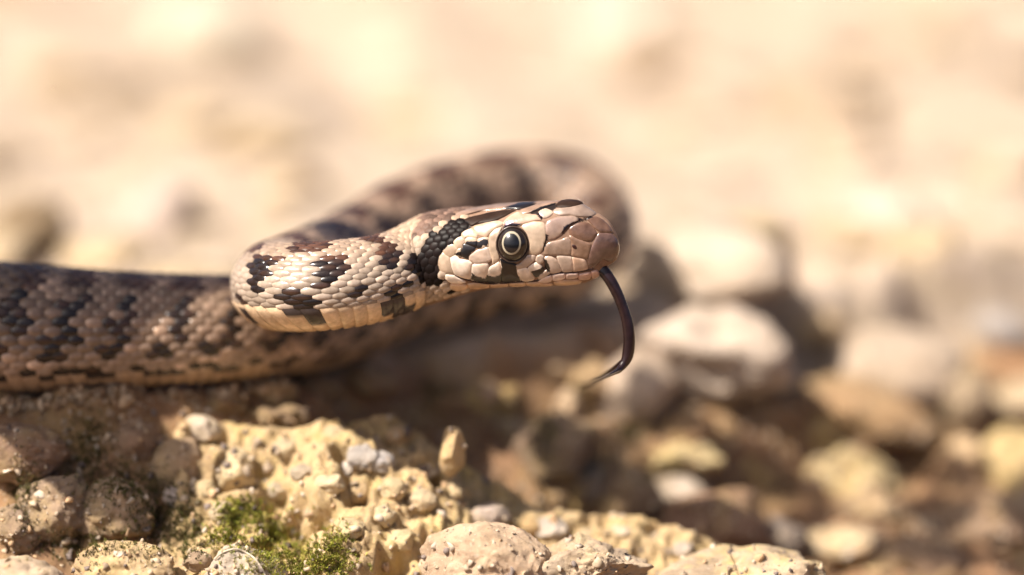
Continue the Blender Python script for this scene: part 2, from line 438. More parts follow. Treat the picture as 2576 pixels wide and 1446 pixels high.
PEB = [(508, 1085, 100, 75, (0.56, 0.47, 0.38)), (910, 1150, 85, 70, (0.45, 0.41, 0.38)), (960, 1165, 70, 60, (0.40, 0.37, 0.36)), (1222, 1300, 110, 75, (0.42, 0.34, 0.30)),
       (1385, 1328, 100, 55, (0.44, 0.38, 0.33)), (590, 1185, 130, 110, (0.62, 0.49, 0.30)), (640, 1140, 60, 50, TAN), (720, 1130, 70, 55, (0.5, .4, .26)), (840, 1100, 80, 60, (0.55, .42, .26)),
       (1000, 1095, 70, 50, (0.55, .38, .22)), (760, 1190, 60, 50, (0.4, .33, .25)), (830, 1215, 75, 60, (0.58, .47, .31)), (700, 1235, 55, 45, (0.45, .38, .3)), (900, 1240, 60, 52, TAN),
       (990, 1230, 64, 60, (0.55, .43, .26)), (1075, 1185, 60, 50, PALE), (1060, 1260, 80, 60, (0.54, .42, .27)), (1140, 1240, 60, 50, (0.52, .40, .24)), (520, 1235, 60, 60, (0.5, .39, .24)), (560, 1290, 70, 60, (0.45, .36, .24)),
       (438, 1250, 55, 55, (0.5, .42, .38)), (486, 1218, 34, 34, (0.60, .52, .44)), (960, 1300, 70, 60, (0.52, .41, .26)), (880, 1330, 80, 60, (0.55, .43, .25)), (1010, 1360, 80, 60, (0.57, .46, .28)),
       (733, 1335, 26, 24, (0.78, .74, .68)), (700, 1300, 30, 26, (0.55, .3, .2)), (780, 1290, 30, 28, (0.5, .36, .26)), (655, 1330, 32, 26, (0.6, .52, .44)), (870, 1180, 40, 36, (0.66, .6, .54)), (1330, 1325, 60, 50, (0.5, .33, .17)), (1560, 1340, 60, 40, (0.55, .45, .33)), (1640, 1352, 50, 40, (0.5, .4, .28)), (1480, 1350, 60, 45, (0.46, .36, .24)), (1720, 1385, 60, 45, (0.45, .38, .32))]
for i, (u, v, w, h, c) in enumerate(PEB):
    p0 = at(u, v, 0)
    hit = lump_bvh.ray_cast(Vector(CAM), Vector(p0 - CAM).normalized())
    if hit[0] is None: continue
    d = float((np.array(hit[0]) - CAM) @ FWD) - DIST
    px_rock(u, v, d + 0.02, w, h, c, M_pebble if i % 3 else M_rock, None, 200 + i, free=True, name='pebble', parent=lump, sub=4, rough=0.14, cuts=4, depth=0.9)

# stones bedded in the broken steps of the hollow at the right
_gb = GROUND_BVH
rs = np.random.default_rng(5)
MARKS = [(1790, 890, 'white rounded stone'), (1590, 985, 'beige wedge stone'), (2130, 1215, 'yellow lumpy stone'), (1800, 1345, 'reddish brown rock'), (1968, 1375, 'dark egg shaped stone'),
         (2120, 1365, 'flat sunlit stone'), (2190, 1020, 'long brown rock ridge'), (2400, 1000, 'greyish rock'), (2420, 1145, 'orange tan pebble'), (2545, 1190, 'yellow edge rock'), (1138, 1130, 'pointed rock chip')]
TONES = [((0.29, 0.17, 0.09), 'brown'), ((0.38, 0.255, 0.145), 'tan'), ((0.44, 0.31, 0.185), 'pale tan'), ((0.21, 0.125, 0.07), 'dark brown'), ((0.42, 0.285, 0.12), 'ochre'), ((0.26, 0.20, 0.16), 'greyish')]
seen_labels = set()
for k in range(110):
    u, v_ = rs.uniform(1080, 2600), rs.uniform(880, 1450)
    if v_ < 880 + abs(u - 1500) * 0.12 or v_ > 1330 and u < 1950: continue
    hit = _gb.ray_cast(Vector(CAM), Vector(at(u, v_, 0) - CAM).normalized())
    if hit[0] is None: continue
    d = float((np.array(hit[0]) - CAM) @ FWD) - DIST
    w = rs.uniform(45, 190); h = w * rs.uniform(0.55, 0.95)
    cc, tone = TONES[rs.integers(6)]
    mx, my, mark_name = min(MARKS, key=lambda m: (m[0] - u) ** 2 + (m[1] - v_) ** 2)
    du_, dv_ = u - mx, v_ - my
    if math.hypot(du_, dv_) < 75: continue
    rel = ('right of' if du_ > 0 else 'left of') if abs(du_) > abs(dv_) else ('in front of' if dv_ > 0 else 'behind')
    lab = f"{'small' if w < 95 else 'larger'} {tone} stone in the rock steps {rel} the {mark_name}"
    if lab in seen_labels: continue
    seen_labels.add(lab)
    px_rock(u, v_, d + 0.2, w, h, cc, (M_rock, M_rock, M_lichen)[rs.integers(3)], lab, 300 + k, sub=4, rough=0.32, cuts=3, f=1.8, group='stones bedded in the rock steps')

# unseen rock added left of the frame, shaped to shade the left body
E1 = np.array([math.cos(SUN_AZ), -math.sin(SUN_AZ), 0.0])
HS = np.array([TO_SUN[0], TO_SUN[1], 0]) / math.hypot(TO_SUN[0], TO_SUN[1])
E2 = np.cross(TO_SUN, E1); E2 = E2 if E2[2] > 0 else -E2
v, fcs = ico(5)
q = np.sign(v) * np.abs(v) ** 0.5
def shade_lobe(e1, e2, t, r1, r2, rt, seed):
    c = E1 * e1 + E2 * e2 + TO_SUN * t
    return c + q[:, :1] * E1 * r1 + q[:, 1:2] * TO_SUN * rt + q[:, 2:] * E2 * r2 + v * (0.13 * fbm(v * 1.5, 1.3, 3, seed))[:, None]
blocker = mesh_obj('shade_blocker', np.vstack([shade_lobe(-4.45, -2.45, 7.5, 2.11, 1.95, 1.6, 77), shade_lobe(-2.75, -3.75, 7.6, 1.15, 0.62, 0.9, 79)]), np.vstack([fcs, fcs + len(v)]), M_rock)
blocker.color = (0.45, 0.34, 0.24, 1)
tag(blocker, 'tall overhanging boulder added out of view at the left to shade the body', 'blocker')
pf, ff = ico(4)
foot = pf * np.array([1.7, 1.6, 4.4]) + pf * (0.25 * fbm(pf * 1.7, 1.2, 3, 78))[:, None]
fo = mesh_obj('foot', foot + np.array([-9.2, 0.3, 1.2]), ff, M_rock, blocker)
fo.color = (0.45, 0.34, 0.24, 1)

# a leaning plant added out of frame, leaves placed to shade hollow and slope
M_leaf = rock_material('leaf_green', 0.3, 2.0, (0.07, 0.11, 0.035), 0.3)
occluder = bpy.data.objects.new('shade_leaves', None); C.objects.link(occluder)
occluder.location = (-9.5, 1.0, -1.6)
tag(occluder, 'leafy plant added out of view above the picture to shade the slope', 'occluder')
LEAF = [(-1.1, .25, .34, .36), (-1.5, -.1, .36, .34), (-1.9, .3, .3, .36), (-2.2, -.2, .3, .4), (-2.55, -.3, .24, .36), (-.85, 1.35, .33, .36), (-1.5, 1.75, .4, .34), (-1.95, 1.3, .3, .3),
        (-1.05, 3.2, .4, .34), (-.4, 2.7, .42, .42), (.15, 2.05, .4, .45), (.75, 2.5, .4, .4), (.3, 3.3, .45, .36), (-.3, 3.6, .42, .34), (.9, 1.6, .3, .4)]
vl, fl = ico(3)
stem_top = E1 * -0.9 + E2 * 1.9 + TO_SUN * 10.6
base0 = np.array(occluder.location)
def stem_pt(s): 
    mid = np.array([-9.0, 1.5, 7.0])
    return (1 - s) ** 2 * base0 + 2 * s * (1 - s) * mid + s * s * stem_top
def simple_tube(pts, r0, r1, name, mat, parent, n=8):
    pts = np.array(pts); T_ = np.gradient(pts, axis=0); T_ /= np.linalg.norm(T_, axis=1)[:, None]
    A = np.cross(T_, [0.3, 1, 0.2]); A /= np.linalg.norm(A, axis=1)[:, None]; B = np.cross(T_, A)
    an = np.linspace(0, 2 * math.pi, n, endpoint=False)
    rr = np.linspace(r0, r1, len(pts))
    vs = np.vstack([pts[k] + rr[k] * (np.cos(an)[:, None] * A[k] + np.sin(an)[:, None] * B[k]) for k in range(len(pts))])
    o = mesh_obj(name, vs, grid_faces(len(pts), n, True), mat)
    o.parent = parent; o.matrix_parent_inverse = Matrix.Translation(-Vector(parent.location))
    return o
simple_tube([stem_pt(s) for s in np.linspace(0, 1, 20)], 0.12, 0.05, 'stem', M_leaf, occluder)
for k, (a1, a2, r1_, r2_) in enumerate(LEAF):
    c = E1 * a1 + E2 * a2 + TO_SUN * (9.6 + 0.5 * math.sin(k * 2.1))
    tip = vl[:, 2:] * 0.5
    q_ = vl[:, :1] * E1 * r1_ * (1 - 0.25 * vl[:, 2:] ** 2) + vl[:, 2:] * E2 * r2_ + vl[:, 1:2] * TO_SUN * 0.03 + (vl[:, :1] ** 2) * TO_SUN * 0.15
    lf = mesh_obj('leaf', q_ + c, fl, M_leaf); lf.parent = occluder; lf.matrix_parent_inverse = Matrix.Translation(-Vector(occluder.location))
    simple_tube([stem_pt(0.86 + 0.008 * k), (stem_pt(0.86 + 0.008 * k) + c) / 2 + TO_SUN * 0.15, c], 0.03, 0.015, 'leaf_stalk', M_leaf, occluder, 5)

# stones scattered over the plateau behind the snake
def far_stone(i, x, y, s, c, label, group, sq=None):
    z = float(ground_z(np.array([x]), np.array([y]))[0])
    sq = sq or rng.uniform(0.3, 0.55)
    return make_rock('stone', (x, y, z + s * sq * 0.35), (s * rng.uniform(0.8, 1.3), s, s * sq), c, M_far, label, group, seed=500 + i, sub=3, rough=0.16, cuts=5, yaw=rng.uniform(0, 6.3))
i = 0
for (u, v, d, w, c, lab) in [(520, 190, 30, 300, (0.72, 0.64, 0.52), 'big bright pale rock high in the blurred background at the left'),
                             (70, 610, 7.5, 210, (0.25, 0.175, 0.10), 'dark brown rock at the left edge behind the snake'),
                             (395, 570, 9, 240, (0.58, 0.47, 0.40), 'pinkish pale stone behind the left body'),
                             (770, 480, 12, 110, (0.27, 0.19, 0.13), 'brown stone left of the rear coil'),
                             (2240, 590, 11, 220, (0.66, 0.56, 0.47), 'pale stone in the blurred ground at the right'),
                             (2520, 790, 7.5, 150, (0.38, 0.34, 0.32), 'grey stone at the right edge'),
                             (1640, 690, 6.8, 42, (0.2, 0.13, 0.08), 'small dark stone just right of the rear coil'),
                             (1880, 650, 8, 210, (0.58, 0.45, 0.26), 'yellowish stone right of the rear coil'),
                             (1560, 110, 34, 260, (0.68, 0.58, 0.5), 'pale rock at the top centre of the background'),
                             (2050, 330, 20, 340, (0.42, 0.32, 0.23), 'long tan rock at the upper right'),
                             (1640, 200, 27, 260, (0.42, 0.32, 0.23), 'tan rock at the top right of centre')]:
    p0 = at(u, v, d)
    k = (DIST + d) / DIST / PPC
    # slide along the sight line to the ground
    for _ in range(25):
        gzv = float(ground_z(p0[:1], p0[1:2])[0])
        p0 = at(u, v, d); d += (p0[2] - gzv) / math.sin(PITCH) * 0.5
    k = (DIST + d) / DIST / PPC
    far_stone(i, p0[0], p0[1], w * k / 2, c, lab, None, 0.75); i += 1
n_far = 0
while n_far < 110:
    y = 5.5 + 60 * rng.uniform() ** 1.6
    x = rng.uniform(-1, 1) * (6.0 + 0.26 * y)
    s = abs(rng.normal(0.30, 0.22)) + 0.12 + y * 0.012
    if y < 6.5 and -3 < x < 1.6: continue
    base = random.choice([(0.52, 0.41, 0.31), (0.48, 0.37, 0.27), (0.58, 0.47, 0.37), (0.42, 0.32, 0.23), (0.52, 0.40, 0.26)])
    far_stone(i, x, y, s, base, 'tan or pale stone lying blurred on the sunlit ground behind the snake', 'blurred stones behind the snake')
    i += 1; n_far += 1
# ------------------------------------------------------------------ snake: centreline, rings, head
snake = bpy.data.objects.new('snake', None); C.objects.link(snake)
snake.location = (0, 1.0, -1.25)
tag(snake, 'small brown and black blotched snake, head raised and dark tongue out', 'snake')
PARENT_INV = Matrix.Translation(-Vector(snake.location))
def part(o):
    o.parent = snake; o.matrix_parent_inverse = PARENT_INV; return o

CP = [(-900, 800, 1.7, 1.36), (-400, 822, 1.25, 1.38), (0, 831, 1.05, 1.36), (300, 834, 1.15, 1.19), (600, 828, 1.5, 1.08), (800, 812, 2.2, 1.02),
      (980, 748, 3.0, .98), (1180, 694, 3.6, 1.0), (1380, 657, 4.0, 1.0), (1488, 592, 4.4, 1.0), (1452, 510, 4.8, 1.0), (1330, 485, 4.8, .99),
      (1180, 504, 4.4, .97), (1030, 552, 3.7, .94), (900, 622, 2.8, .89), (815, 668, 1.9, .88), (735, 700, 1.1, .88), (693, 716, .6, .87), (716, 723, .15, .87), (790, 723, -.06, .865),
      (900, 712, -.02, .85), (985, 692, .12, .82), (1022, 678, .2, .815)]
ctrl = np.array([np.append(at(u, v, d), r / 2) for u, v, d, r in CP])
def catmull(P, n=24):
    P = np.vstack([2 * P[0] - P[1], P, 2 * P[-1] - P[-2]])
    out = []
    for i in range(1, len(P) - 2):
        p0, p1, p2, p3 = P[i - 1:i + 3]
        # centripetal spacing
        d = [max(np.linalg.norm(b[:3] - a[:3]), 1e-6) ** 0.5 for a, b in ((p0, p1), (p1, p2), (p2, p3))]
        t0, t1 = 0, d[0]; t2 = t1 + d[1]; t3 = t2 + d[2]
        for t in np.linspace(t1, t2, n, endpoint=False):
            A1 = (t1 - t) / (t1 - t0) * p0 + (t - t0) / (t1 - t0) * p1
            A2 = (t2 - t) / (t2 - t1) * p1 + (t - t1) / (t2 - t1) * p2
            A3 = (t3 - t) / (t3 - t2) * p2 + (t - t2) / (t3 - t2) * p3
            B1 = (t2 - t) / (t2 - t0) * A1 + (t - t0) / (t2 - t0) * A2
            B2 = (t3 - t) / (t3 - t1) * A2 + (t - t1) / (t3 - t1) * A3
            out.append((t2 - t) / (t2 - t1) * B1 + (t - t1) / (t2 - t1) * B2)
    out.append(P[-2])
    return np.array(out)
path = catmull(ctrl)
seg = np.r_[0, np.cumsum(np.linalg.norm(np.diff(path[:, :3], axis=0), axis=1))]
nb = int(seg[-1] / 0.045)
sb = np.linspace(0, seg[-1], nb)
pb = np.stack([np.interp(sb, seg, path[:, k]) for k in range(4)], -1)
for _ in range(6):                                             # even out the curve
    pb[1:-1] = 0.25 * pb[:-2] + 0.5 * pb[1:-1] + 0.25 * pb[2:]
T = np.gradient(pb[:, :3], axis=0); T /= np.linalg.norm(T, axis=1)[:, None]
U = np.array([0, 0, 1.0]) - T * T[:, 2:3]; U /= np.linalg.norm(U, axis=1)[:, None]
S = np.cross(T, U)                                             # right hand side of the snake
NJ = 128
phi = np.arange(NJ) / NJ * 2 * math.pi                         # 0 = along the back
cphi, sphi = np.cos(phi), np.sin(phi)
up_r = np.where(cphi > 0, 1.0, 0.93)
rings = [pb[i, :3] + pb[i, 3] * ((cphi * up_r)[:, None] * U[i] + sphi[:, None] * S[i]) for i in range(nb)]
# head: outline traced in the side view, r1 units; 1 unit = 0.0010615 cm
K1 = 0.43478 / 409.6
def r1x(x): return (1500 + 0.43478 * np.asarray(x, float) - 2048) / 409.6
def r1y(y): return (1150 - (760 + 0.43478 * np.asarray(y, float))) / 409.6
HX = [340, 400, 500, 600, 700, 850, 1000, 1150, 1300, 1500, 1650, 1800, 1880, 1950, 2020, 2060, 2095, 2150, 2195, 2220, 2234, 2240]
HT = [262, 236, 205, 188, 173, 159, 144, 127, 112, 103, 99, 97, 110, 160, 205, 226, 250, 300, 372, 425, 475, 520]
HB = [1095, 1085, 1060, 1030, 997, 952, 916, 898, 888, 881, 881, 873, 863, 846, 812, 780, 735, 690, 660, 628, 590, 560]
HW = [.405, .412, .43, .448, .455, .452, .44, .42, .395, .355, .315, .275, .25, .225, .198, .182, .165, .132, .098, .068, .04, .01]
HN = [2.0, 2.05, 2.15, 2.25, 2.35, 2.45, 2.5, 2.6, 2.7, 2.7, 2.6, 2.5, 2.4, 2.3, 2.2, 2.2, 2.1, 2.1, 2.0, 2.0, 2.0, 2.0]
YAW = math.tan(R(15)); ROLL = R(12)
def spl(xs, ys, q):
    """smooth interpolation through table values"""
    xs, ys, q = map(lambda a: np.asarray(a, float), (xs, ys, q))
    m = np.gradient(ys, xs)
    i = np.clip(np.searchsorted(xs, q, 'right') - 1, 0, len(xs) - 2)
    h = xs[i + 1] - xs[i]; t = (q - xs[i]) / h
    r = (2 * t**3 - 3 * t**2 + 1) * ys[i] + (t**3 - 2 * t**2 + t) * h * m[i] + (-2 * t**3 + 3 * t**2) * ys[i + 1] + (t**3 - t**2) * h * m[i + 1]
    return r
hq = np.concatenate([np.arange(340, 1880, 18), np.arange(1880, 2150, 10), np.arange(2150, 2232, 5), [2234, 2237, 2240]])
ht, hb, hw, hn = spl(HX, HT, hq), spl(HX, HB, hq), np.maximum(spl(HX, HW, hq), 0.008), spl(HX, HN, hq)
head_rings = []
TW = -FWD
for k in range(len(hq)):
    e = 2 / hn[k]
    a = hw[k] * np.sign(sphi) * np.abs(sphi) ** e              # + = near side (snake's right)
    b1 = np.sign(cphi) * np.abs(cphi) ** e
    # a chin narrower than the crown
    a = a * (1 - 0.10 * smooth(0.0, -1.0, b1))
    zt, zb = r1y(ht[k]), r1y(hb[k])
    H, B0 = (zt - zb) / 2, (zt + zb) / 2
    for _ in range(12):
        vv = (b1 * H + B0) * math.cos(ROLL) - a * math.sin(ROLL)
        H += ((zt - zb) - (vv.max() - vv.min())) / 2 / math.cos(ROLL); H = max(H, 0.004)
        vv = (b1 * H + B0) * math.cos(ROLL) - a * math.sin(ROLL)
        B0 += ((zt + zb) / 2 - (vv.max() + vv.min()) / 2) / math.cos(ROLL)
    V = (b1 * H + B0) * math.cos(ROLL) - a * math.sin(ROLL)
    Wd = a * math.cos(ROLL) + (b1 * H) * math.sin(ROLL) + (hq[k] - 1270) * K1 * YAW
    head_rings.append(np.stack([np.full(NJ, r1x(hq[k]))] * 3, -1) * np.array([1, 0, 0]) + V[:, None] * UPC + Wd[:, None] * TW)
nbody = len(rings)
RG = np.array(rings + head_rings)
for i in range(nbody - 5, nbody + 4):                          # blend the neck into the head
    RG[i] = 0.25 * RG[i - 1] + 0.5 * RG[i] + 0.25 * RG[i + 1]
NI = len(RG)
cen = RG.mean(1)
sarc = np.r_[0, np.cumsum(np.linalg.norm(np.diff(cen, axis=0), axis=1))]
du = np.gradient(RG, axis=0)
dv = (np.roll(RG, -1, 1) - np.roll(RG, 1, 1))
NR = np.cross(du, dv); NR /= np.maximum(np.linalg.norm(NR, axis=2), 1e-9)[:, :, None]
if ((RG - cen[:, None]) * NR).sum() < 0: NR = -NR
rad = np.linalg.norm(RG - cen[:, None], axis=2).mean(1)
S_HEAD = sarc[nbody]

def surf(s, ph):
    """point and normal on the snake at arc length s and angle ph"""
    i = np.clip(np.interp(s, sarc, np.arange(NI)), 0, NI - 1.001); i0 = i.astype(int); fi = (i - i0)[..., None]
    j = (ph / (2 * math.pi) * NJ) % NJ; j0 = j.astype(int) % NJ; j1 = (j0 + 1) % NJ; fj = (j - np.floor(j))[..., None]
    def q(A):
        return (A[i0, j0] * (1 - fj) + A[i0, j1] * fj) * (1 - fi) + (A[i0 + 1, j0] * (1 - fj) + A[i0 + 1, j1] * fj) * fi
    n = q(NR)
    return q(RG), n / np.maximum(np.linalg.norm(n, axis=-1), 1e-9)[..., None]

bv = np.vstack([RG.reshape(-1, 3), cen[:1], cen[-1:]])
bf = [tuple(f) for f in grid_faces(NI, NJ, True)]
bf += [(NI * NJ, (j + 1) % NJ, j) for j in range(NJ)] + [(NI * NJ + 1, (NI - 1) * NJ + j, (NI - 1) * NJ + (j + 1) % NJ) for j in range(NJ)]
bcol = np.tile(np.array([0.16, 0.105, 0.075]), (len(bv), 1))
hs = np.repeat(sarc, NJ)
neckw = smooth(S_HEAD - 3.0, S_HEAD - 1.5, hs)[:, None]
bcol[:NI * NJ] = bcol[:NI * NJ] * (1 - neckw) + np.array([0.20, 0.14, 0.10]) * neckw
hw_ = smooth(S_HEAD + 0.1, S_HEAD + 0.45, hs)[:, None]
bcol[:NI * NJ] = bcol[:NI * NJ] * (1 - hw_) + np.array([0.26, 0.165, 0.115]) * hw_
# side-view marks, r1 units
BLACK = [
 [(570,375),(640,335),(700,305),(740,290),(810,280),(860,300),(895,350),(880,365),(800,400),(720,490),(680,520),(630,570),(600,620),(590,690),(600,730),(625,780),(665,840),(640,850),(641,889),(605,906),(551,885),(444,839),(380,781),(301,710),(295,660),(300,590),(340,580),(400,620),(430,625),(425,570),(445,510),(470,465),(505,420)],
 [(310,840),(360,830),(400,860),(400,885),(320,880),(270,850)], [(700,918),(820,925),(820,938),(720,940)],
 [(816,506),(834,499),(850,480),(960,478),(1000,462),(1045,462),(1050,500),(1030,522),(1000,515),(985,540),(955,545),(930,545),(923,564),(873,603),(862,640),(837,636),(801,610),(760,605),(740,588),(775,575),(794,570)],
 [(885,818),(894,756),(941,789),(1020,808),(1029,778),(1099,787),(1163,767),(1166,700),(1149,625),(1191,645),(1299,680),(1306,756),(1345,835),(1224,848),(1062,856),(950,845)],
 [(1430,745),(1510,722),(1541,705),(1560,740),(1506,785),(1484,806),(1456,785)],
 [(1548,630),(1575,645),(1600,700),(1606,755),(1580,748),(1550,700)],
 [(1566,405),(1592,430),(1582,480),(1548,565),(1535,550),(1560,470)],
 [(1184,186),(1313,132),(1491,112),(1480,148),(1331,190)],
 [(1409,226),(1527,172),(1663,132),(1672,169),(1627,204),(1581,178),(1499,210),(1545,280),(1520,278),(1474,232)],
 [(1708,403),(1729,350),(1786,317),(1865,289),(1843,252),(1900,272),(1979,248),(1990,266),(1915,294),(1860,312),(1779,350),(1715,425)],
 [(1180,372),(1186,330),(1227,292),(1290,318),(1360,318),(1300,352),(1215,352)],
]
def mark(xy):
    m = np.zeros(len(xy), bool)
    for p in BLACK: m |= in_poly(xy[:, 0], xy[:, 1], p)
    return m
def to_r1(P3):
    X = P3[:, 0]; V = P3 @ UPC
    return np.stack([(X * 409.6 + 2048 - 1500) / 0.43478, (1150 - V * 409.6 - 760) / 0.43478], -1)

_r1 = to_r1(bv); _near = np.zeros(len(bv), bool); _near[:NI * NJ] = (np.tile(phi, NI) < math.pi) & (hs > S_HEAD - 0.2)
bcol[mark(_r1) & _near] = (0.02, 0.014, 0.013)
bm_o = part(mesh_obj('body', bv, bf, M_skin, None, bcol))

# head plates: outline in side view, colour key
BONE, LIP, BRN, SNT, CRN, ORG, DKB = (0.46, 0.35, 0.255), (0.74, 0.62, 0.51), (0.29, 0.19, 0.135), (0.145, 0.08, 0.054), (0.29, 0.21, 0.165), (0.58, 0.38, 0.23), (0.028, 0.015, 0.010)
PK = (0.48, 0.37, 0.295)
PL = [
 (BONE, 'u', [(626,578),(694,617),(701,660),(712,717),(737,778),(659,764),(616,746),(591,710),(584,664),(594,621)]),
 (BONE, 'u', [(630,564),(680,510),(723,499),(766,539),(744,599),(698,621),(659,599)]),
 (BONE, 'u', [(726,485),(766,446),(809,432),(830,457),(830,496),(794,539),(766,546)]),
 (BONE, 'u', [(805,407),(837,378),(880,360),(901,367),(919,392),(944,421),(941,446),(891,439),(851,439),(830,450),(809,432)]),
 (LIP, 'u', [(701,621),(730,599),(773,617),(787,646),(866,653),(898,674),(891,731),(887,781),(873,821),(801,803),(741,778),(712,721),(698,660)]),
 (LIP, 'u', [(894,731),(901,696),(926,685),(1026,674),(1044,689),(1041,731),(1030,790),(1028,842),(950,838),(885,826)]),
 (LIP, 'u', [(1045,728),(1095,695),(1140,660),(1160,700),(1166,756),(1160,800),(1155,850),(1095,850),(1032,845),(1032,785)]),
 (LIP, 'u', [(1149,631),(1191,653),(1259,674),(1299,692),(1302,724),(1306,756),(1324,799),(1345,833),(1224,842),(1164,850),(1170,764),(1162,692)]),
 (LIP, 'u', [(1309,742),(1334,724),(1388,721),(1413,739),(1434,774),(1463,810),(1449,828),(1395,838),(1359,833),(1331,789)]),
 (PK, 'u', [(1302,692),(1341,674),(1381,631),(1399,606),(1456,603),(1470,617),(1466,646),(1413,689),(1381,710),(1324,728),(1306,724)]),
 (LIP, 'u', [(1409,714),(1449,689),(1477,671),(1513,689),(1541,724),(1552,749),(1506,781),(1484,803),(1456,781),(1427,746)]),
 (PK, 'u', [(1491,614),(1520,603),(1541,617),(1545,653),(1527,674),(1499,674),(1477,649)]),
 (PK, 'u', [(1499,785),(1549,752),(1572,738),(1598,757),(1602,770),(1545,805),(1506,822)]),
 (PK, 'u', [(1554,631),(1590,614),(1622,621),(1658,646),(1686,681),(1715,739),(1686,756),(1643,771),(1604,756),(1575,700)]),
 (PK, 'u', [(1665,612),(1708,608),(1800,620),(1812,690),(1811,749),(1726,756),(1701,703)]),
 ((0.50, 0.35, 0.26), 'u', [(1806,622),(1915,642),(1940,689),(1947,728),(1880,742),(1816,749),(1816,690)]),
 ((0.115, 0.066, 0.052), 'c', [(2043,410),(2100,402),(2158,408),(2208,457),(2233,514),(2229,585),(2185,650),(2133,660),(2086,630),(2029,692),(2001,722),(1958,689),(1951,639),(1979,549),(2008,481)]),
 ((0.28, 0.195, 0.145), 'u', [(1560,520),(1600,490),(1700,470),(1760,440),(1790,470),(1800,540),(1790,608),(1700,602),(1548,600)]),
 ((0.235, 0.145, 0.10), 'u', [(1772,440),(1800,424),(1850,455),(1920,482),(1975,500),(1965,560),(1945,634),(1900,632),(1800,612),(1806,540),(1797,470)]),
 (SNT, 'u', [(1779,367),(1811,339),(1865,312),(1900,310),(1954,317),(2001,360),(2029,407),(1983,472),(1911,477),(1840,450),(1793,421)]),
 (SNT, 'c', [(1936,275),(1979,260),(2029,258),(2079,285),(2133,332),(2172,389),(2151,400),(2058,395),(2008,350),(1972,310)]),
 (CRN, 'u', [(1568,325),(1590,289),(1672,260),(1811,246),(1843,260),(1883,278),(1829,310),(1779,342),(1722,403),(1686,432),(1643,457),(1586,467),(1568,403)]),
 (CRN, 'c', [(1629,203),(1661,178),(1811,173),(1908,141),(1972,178),(2029,225),(1979,254),(1915,258),(1850,250),(1793,239),(1686,248),(1643,225)]),
 (DKB, 'c', [(1658,153),(1686,121),(1722,103),(1811,98),(1865,106),(1904,124),(1893,144),(1847,158),(1758,169),(1672,169)]),
 (BRN, 'c', [(1334,214),(1345,189),(1395,175),(1491,142),(1581,114),(1660,106),(1695,110),(1670,132),(1634,146),(1527,178),(1438,217),(1384,228),(1349,228)]),
 ((0.46, 0.33, 0.24), 'u', [(1184,303),(1224,260),(1277,228),(1324,210),(1349,232),(1491,239),(1527,260),(1531,289),(1456,296),(1359,315),(1331,338),(1277,336),(1227,341),(1191,353)]),
 (BONE, 'u', [(1363,325),(1456,303),(1541,310),(1559,332),(1563,403),(1566,450),(1545,535),(1541,549),(1513,581),(1477,601),(1409,599),(1422,514),(1416,467),(1399,420),(1374,379),(1349,350)]),
 ((0.46, 0.36, 0.28), 'u', [(1499,228),(1520,198),(1563,184),(1620,205),(1627,228),(1591,255),(1549,268),(1525,252)]),
 (DKB, 'u', [(809,285),(855,260),(944,242),(1051,221),(1184,192),(1310,194),(1259,214),(1206,246),(1099,294),(1000,312),(920,328),(895,342),(870,318),(840,300)]),
 (BRN, 'c', [(720,268),(860,228),(1000,200),(1180,180),(1320,182),(1390,160),(1480,135),(1570,111),(1400,110),(1200,126),(1000,150),(850,172),(740,215)]),
 (BONE, 'u', [(905,353),(919,334),(1016,316),(1123,291),(1176,306),(1172,330),(1135,355),(1100,366),(1060,403),(1044,425),(1034,439),(944,417),(916,385)]),
 (BONE, 'u', [(1104,368),(1145,352),(1175,352),(1150,380),(1125,430),(1115,500),(1122,570),(1150,620),(1140,655),(1085,690),(1080,640),(1064,600),(1054,540),(1052,470),(1056,420)]),
 (BONE, 'u', [(950,462),(1000,446),(1042,445),(1050,490),(1045,520),(1000,540),(955,550),(945,520)]),
 (BONE, 'u', [(816,506),(834,499),(930,535),(923,564),(873,603),(862,635),(837,631),(801,606),(794,578)]),
 (BONE, 'u', [(833,467),(851,446),(894,441),(938,450),(946,475),(942,520),(930,530),(840,494)]),
 (PK, 'u', [(873,605),(920,575),(955,557),(1000,546),(1048,528),(1062,600),(1076,642),(1040,667),(930,680),(872,650)]),
 (BONE, 'u', [(745,596),(770,550),(795,542),(812,510),(792,578),(799,606),(772,612)]),
 (LIP, 'l', [(648,773),(730,783),(801,818),(844,849),(787,857),(694,850),(651,818)]),
 ((0.66, 0.50, 0.42), 'l', [(1493,839),(1536,806),(1615,781),(1626,817),(1615,839),(1536,849)]),
 ((0.66, 0.50, 0.42), 'l', [(1628,781),(1672,767),(1740,763),(1745,810),(1715,821),(1629,833)]),
 ((0.62, 0.45, 0.37), 'l', [(1751,766),(1861,762),(1861,806),(1751,816)]),
 ((0.50, 0.31, 0.24), 'l', [(1868,773),(1972,752),(1986,781),(1965,817),(1868,824)]),
 ((0.50, 0.31, 0.24), 'l', [(1979,750),(2029,737),(2066,772),(2029,800),(1993,814)]),
 (ORG, 'l', [(852,860),(950,850),(1052,864),(1050,894),(960,902),(860,905)]), (ORG, 'l', [(1060,864),(1220,853),(1226,880),(1062,890)]),
 (ORG, 'l', [(1235,850),(1380,848),(1385,876),(1237,880)]), (ORG, 'l', [(1390,848),(1480,845),(1545,855),(1620,856),(1640,874),(1392,876)]),
 (ORG, 'l', [(1640,842),(1740,826),(1860,824),(1900,840),(1880,858),(1650,874)]), (ORG, 'l', [(700,860),(845,868),(855,905),(760,930),(690,905)]),
]
hx0 = r1x(hq)
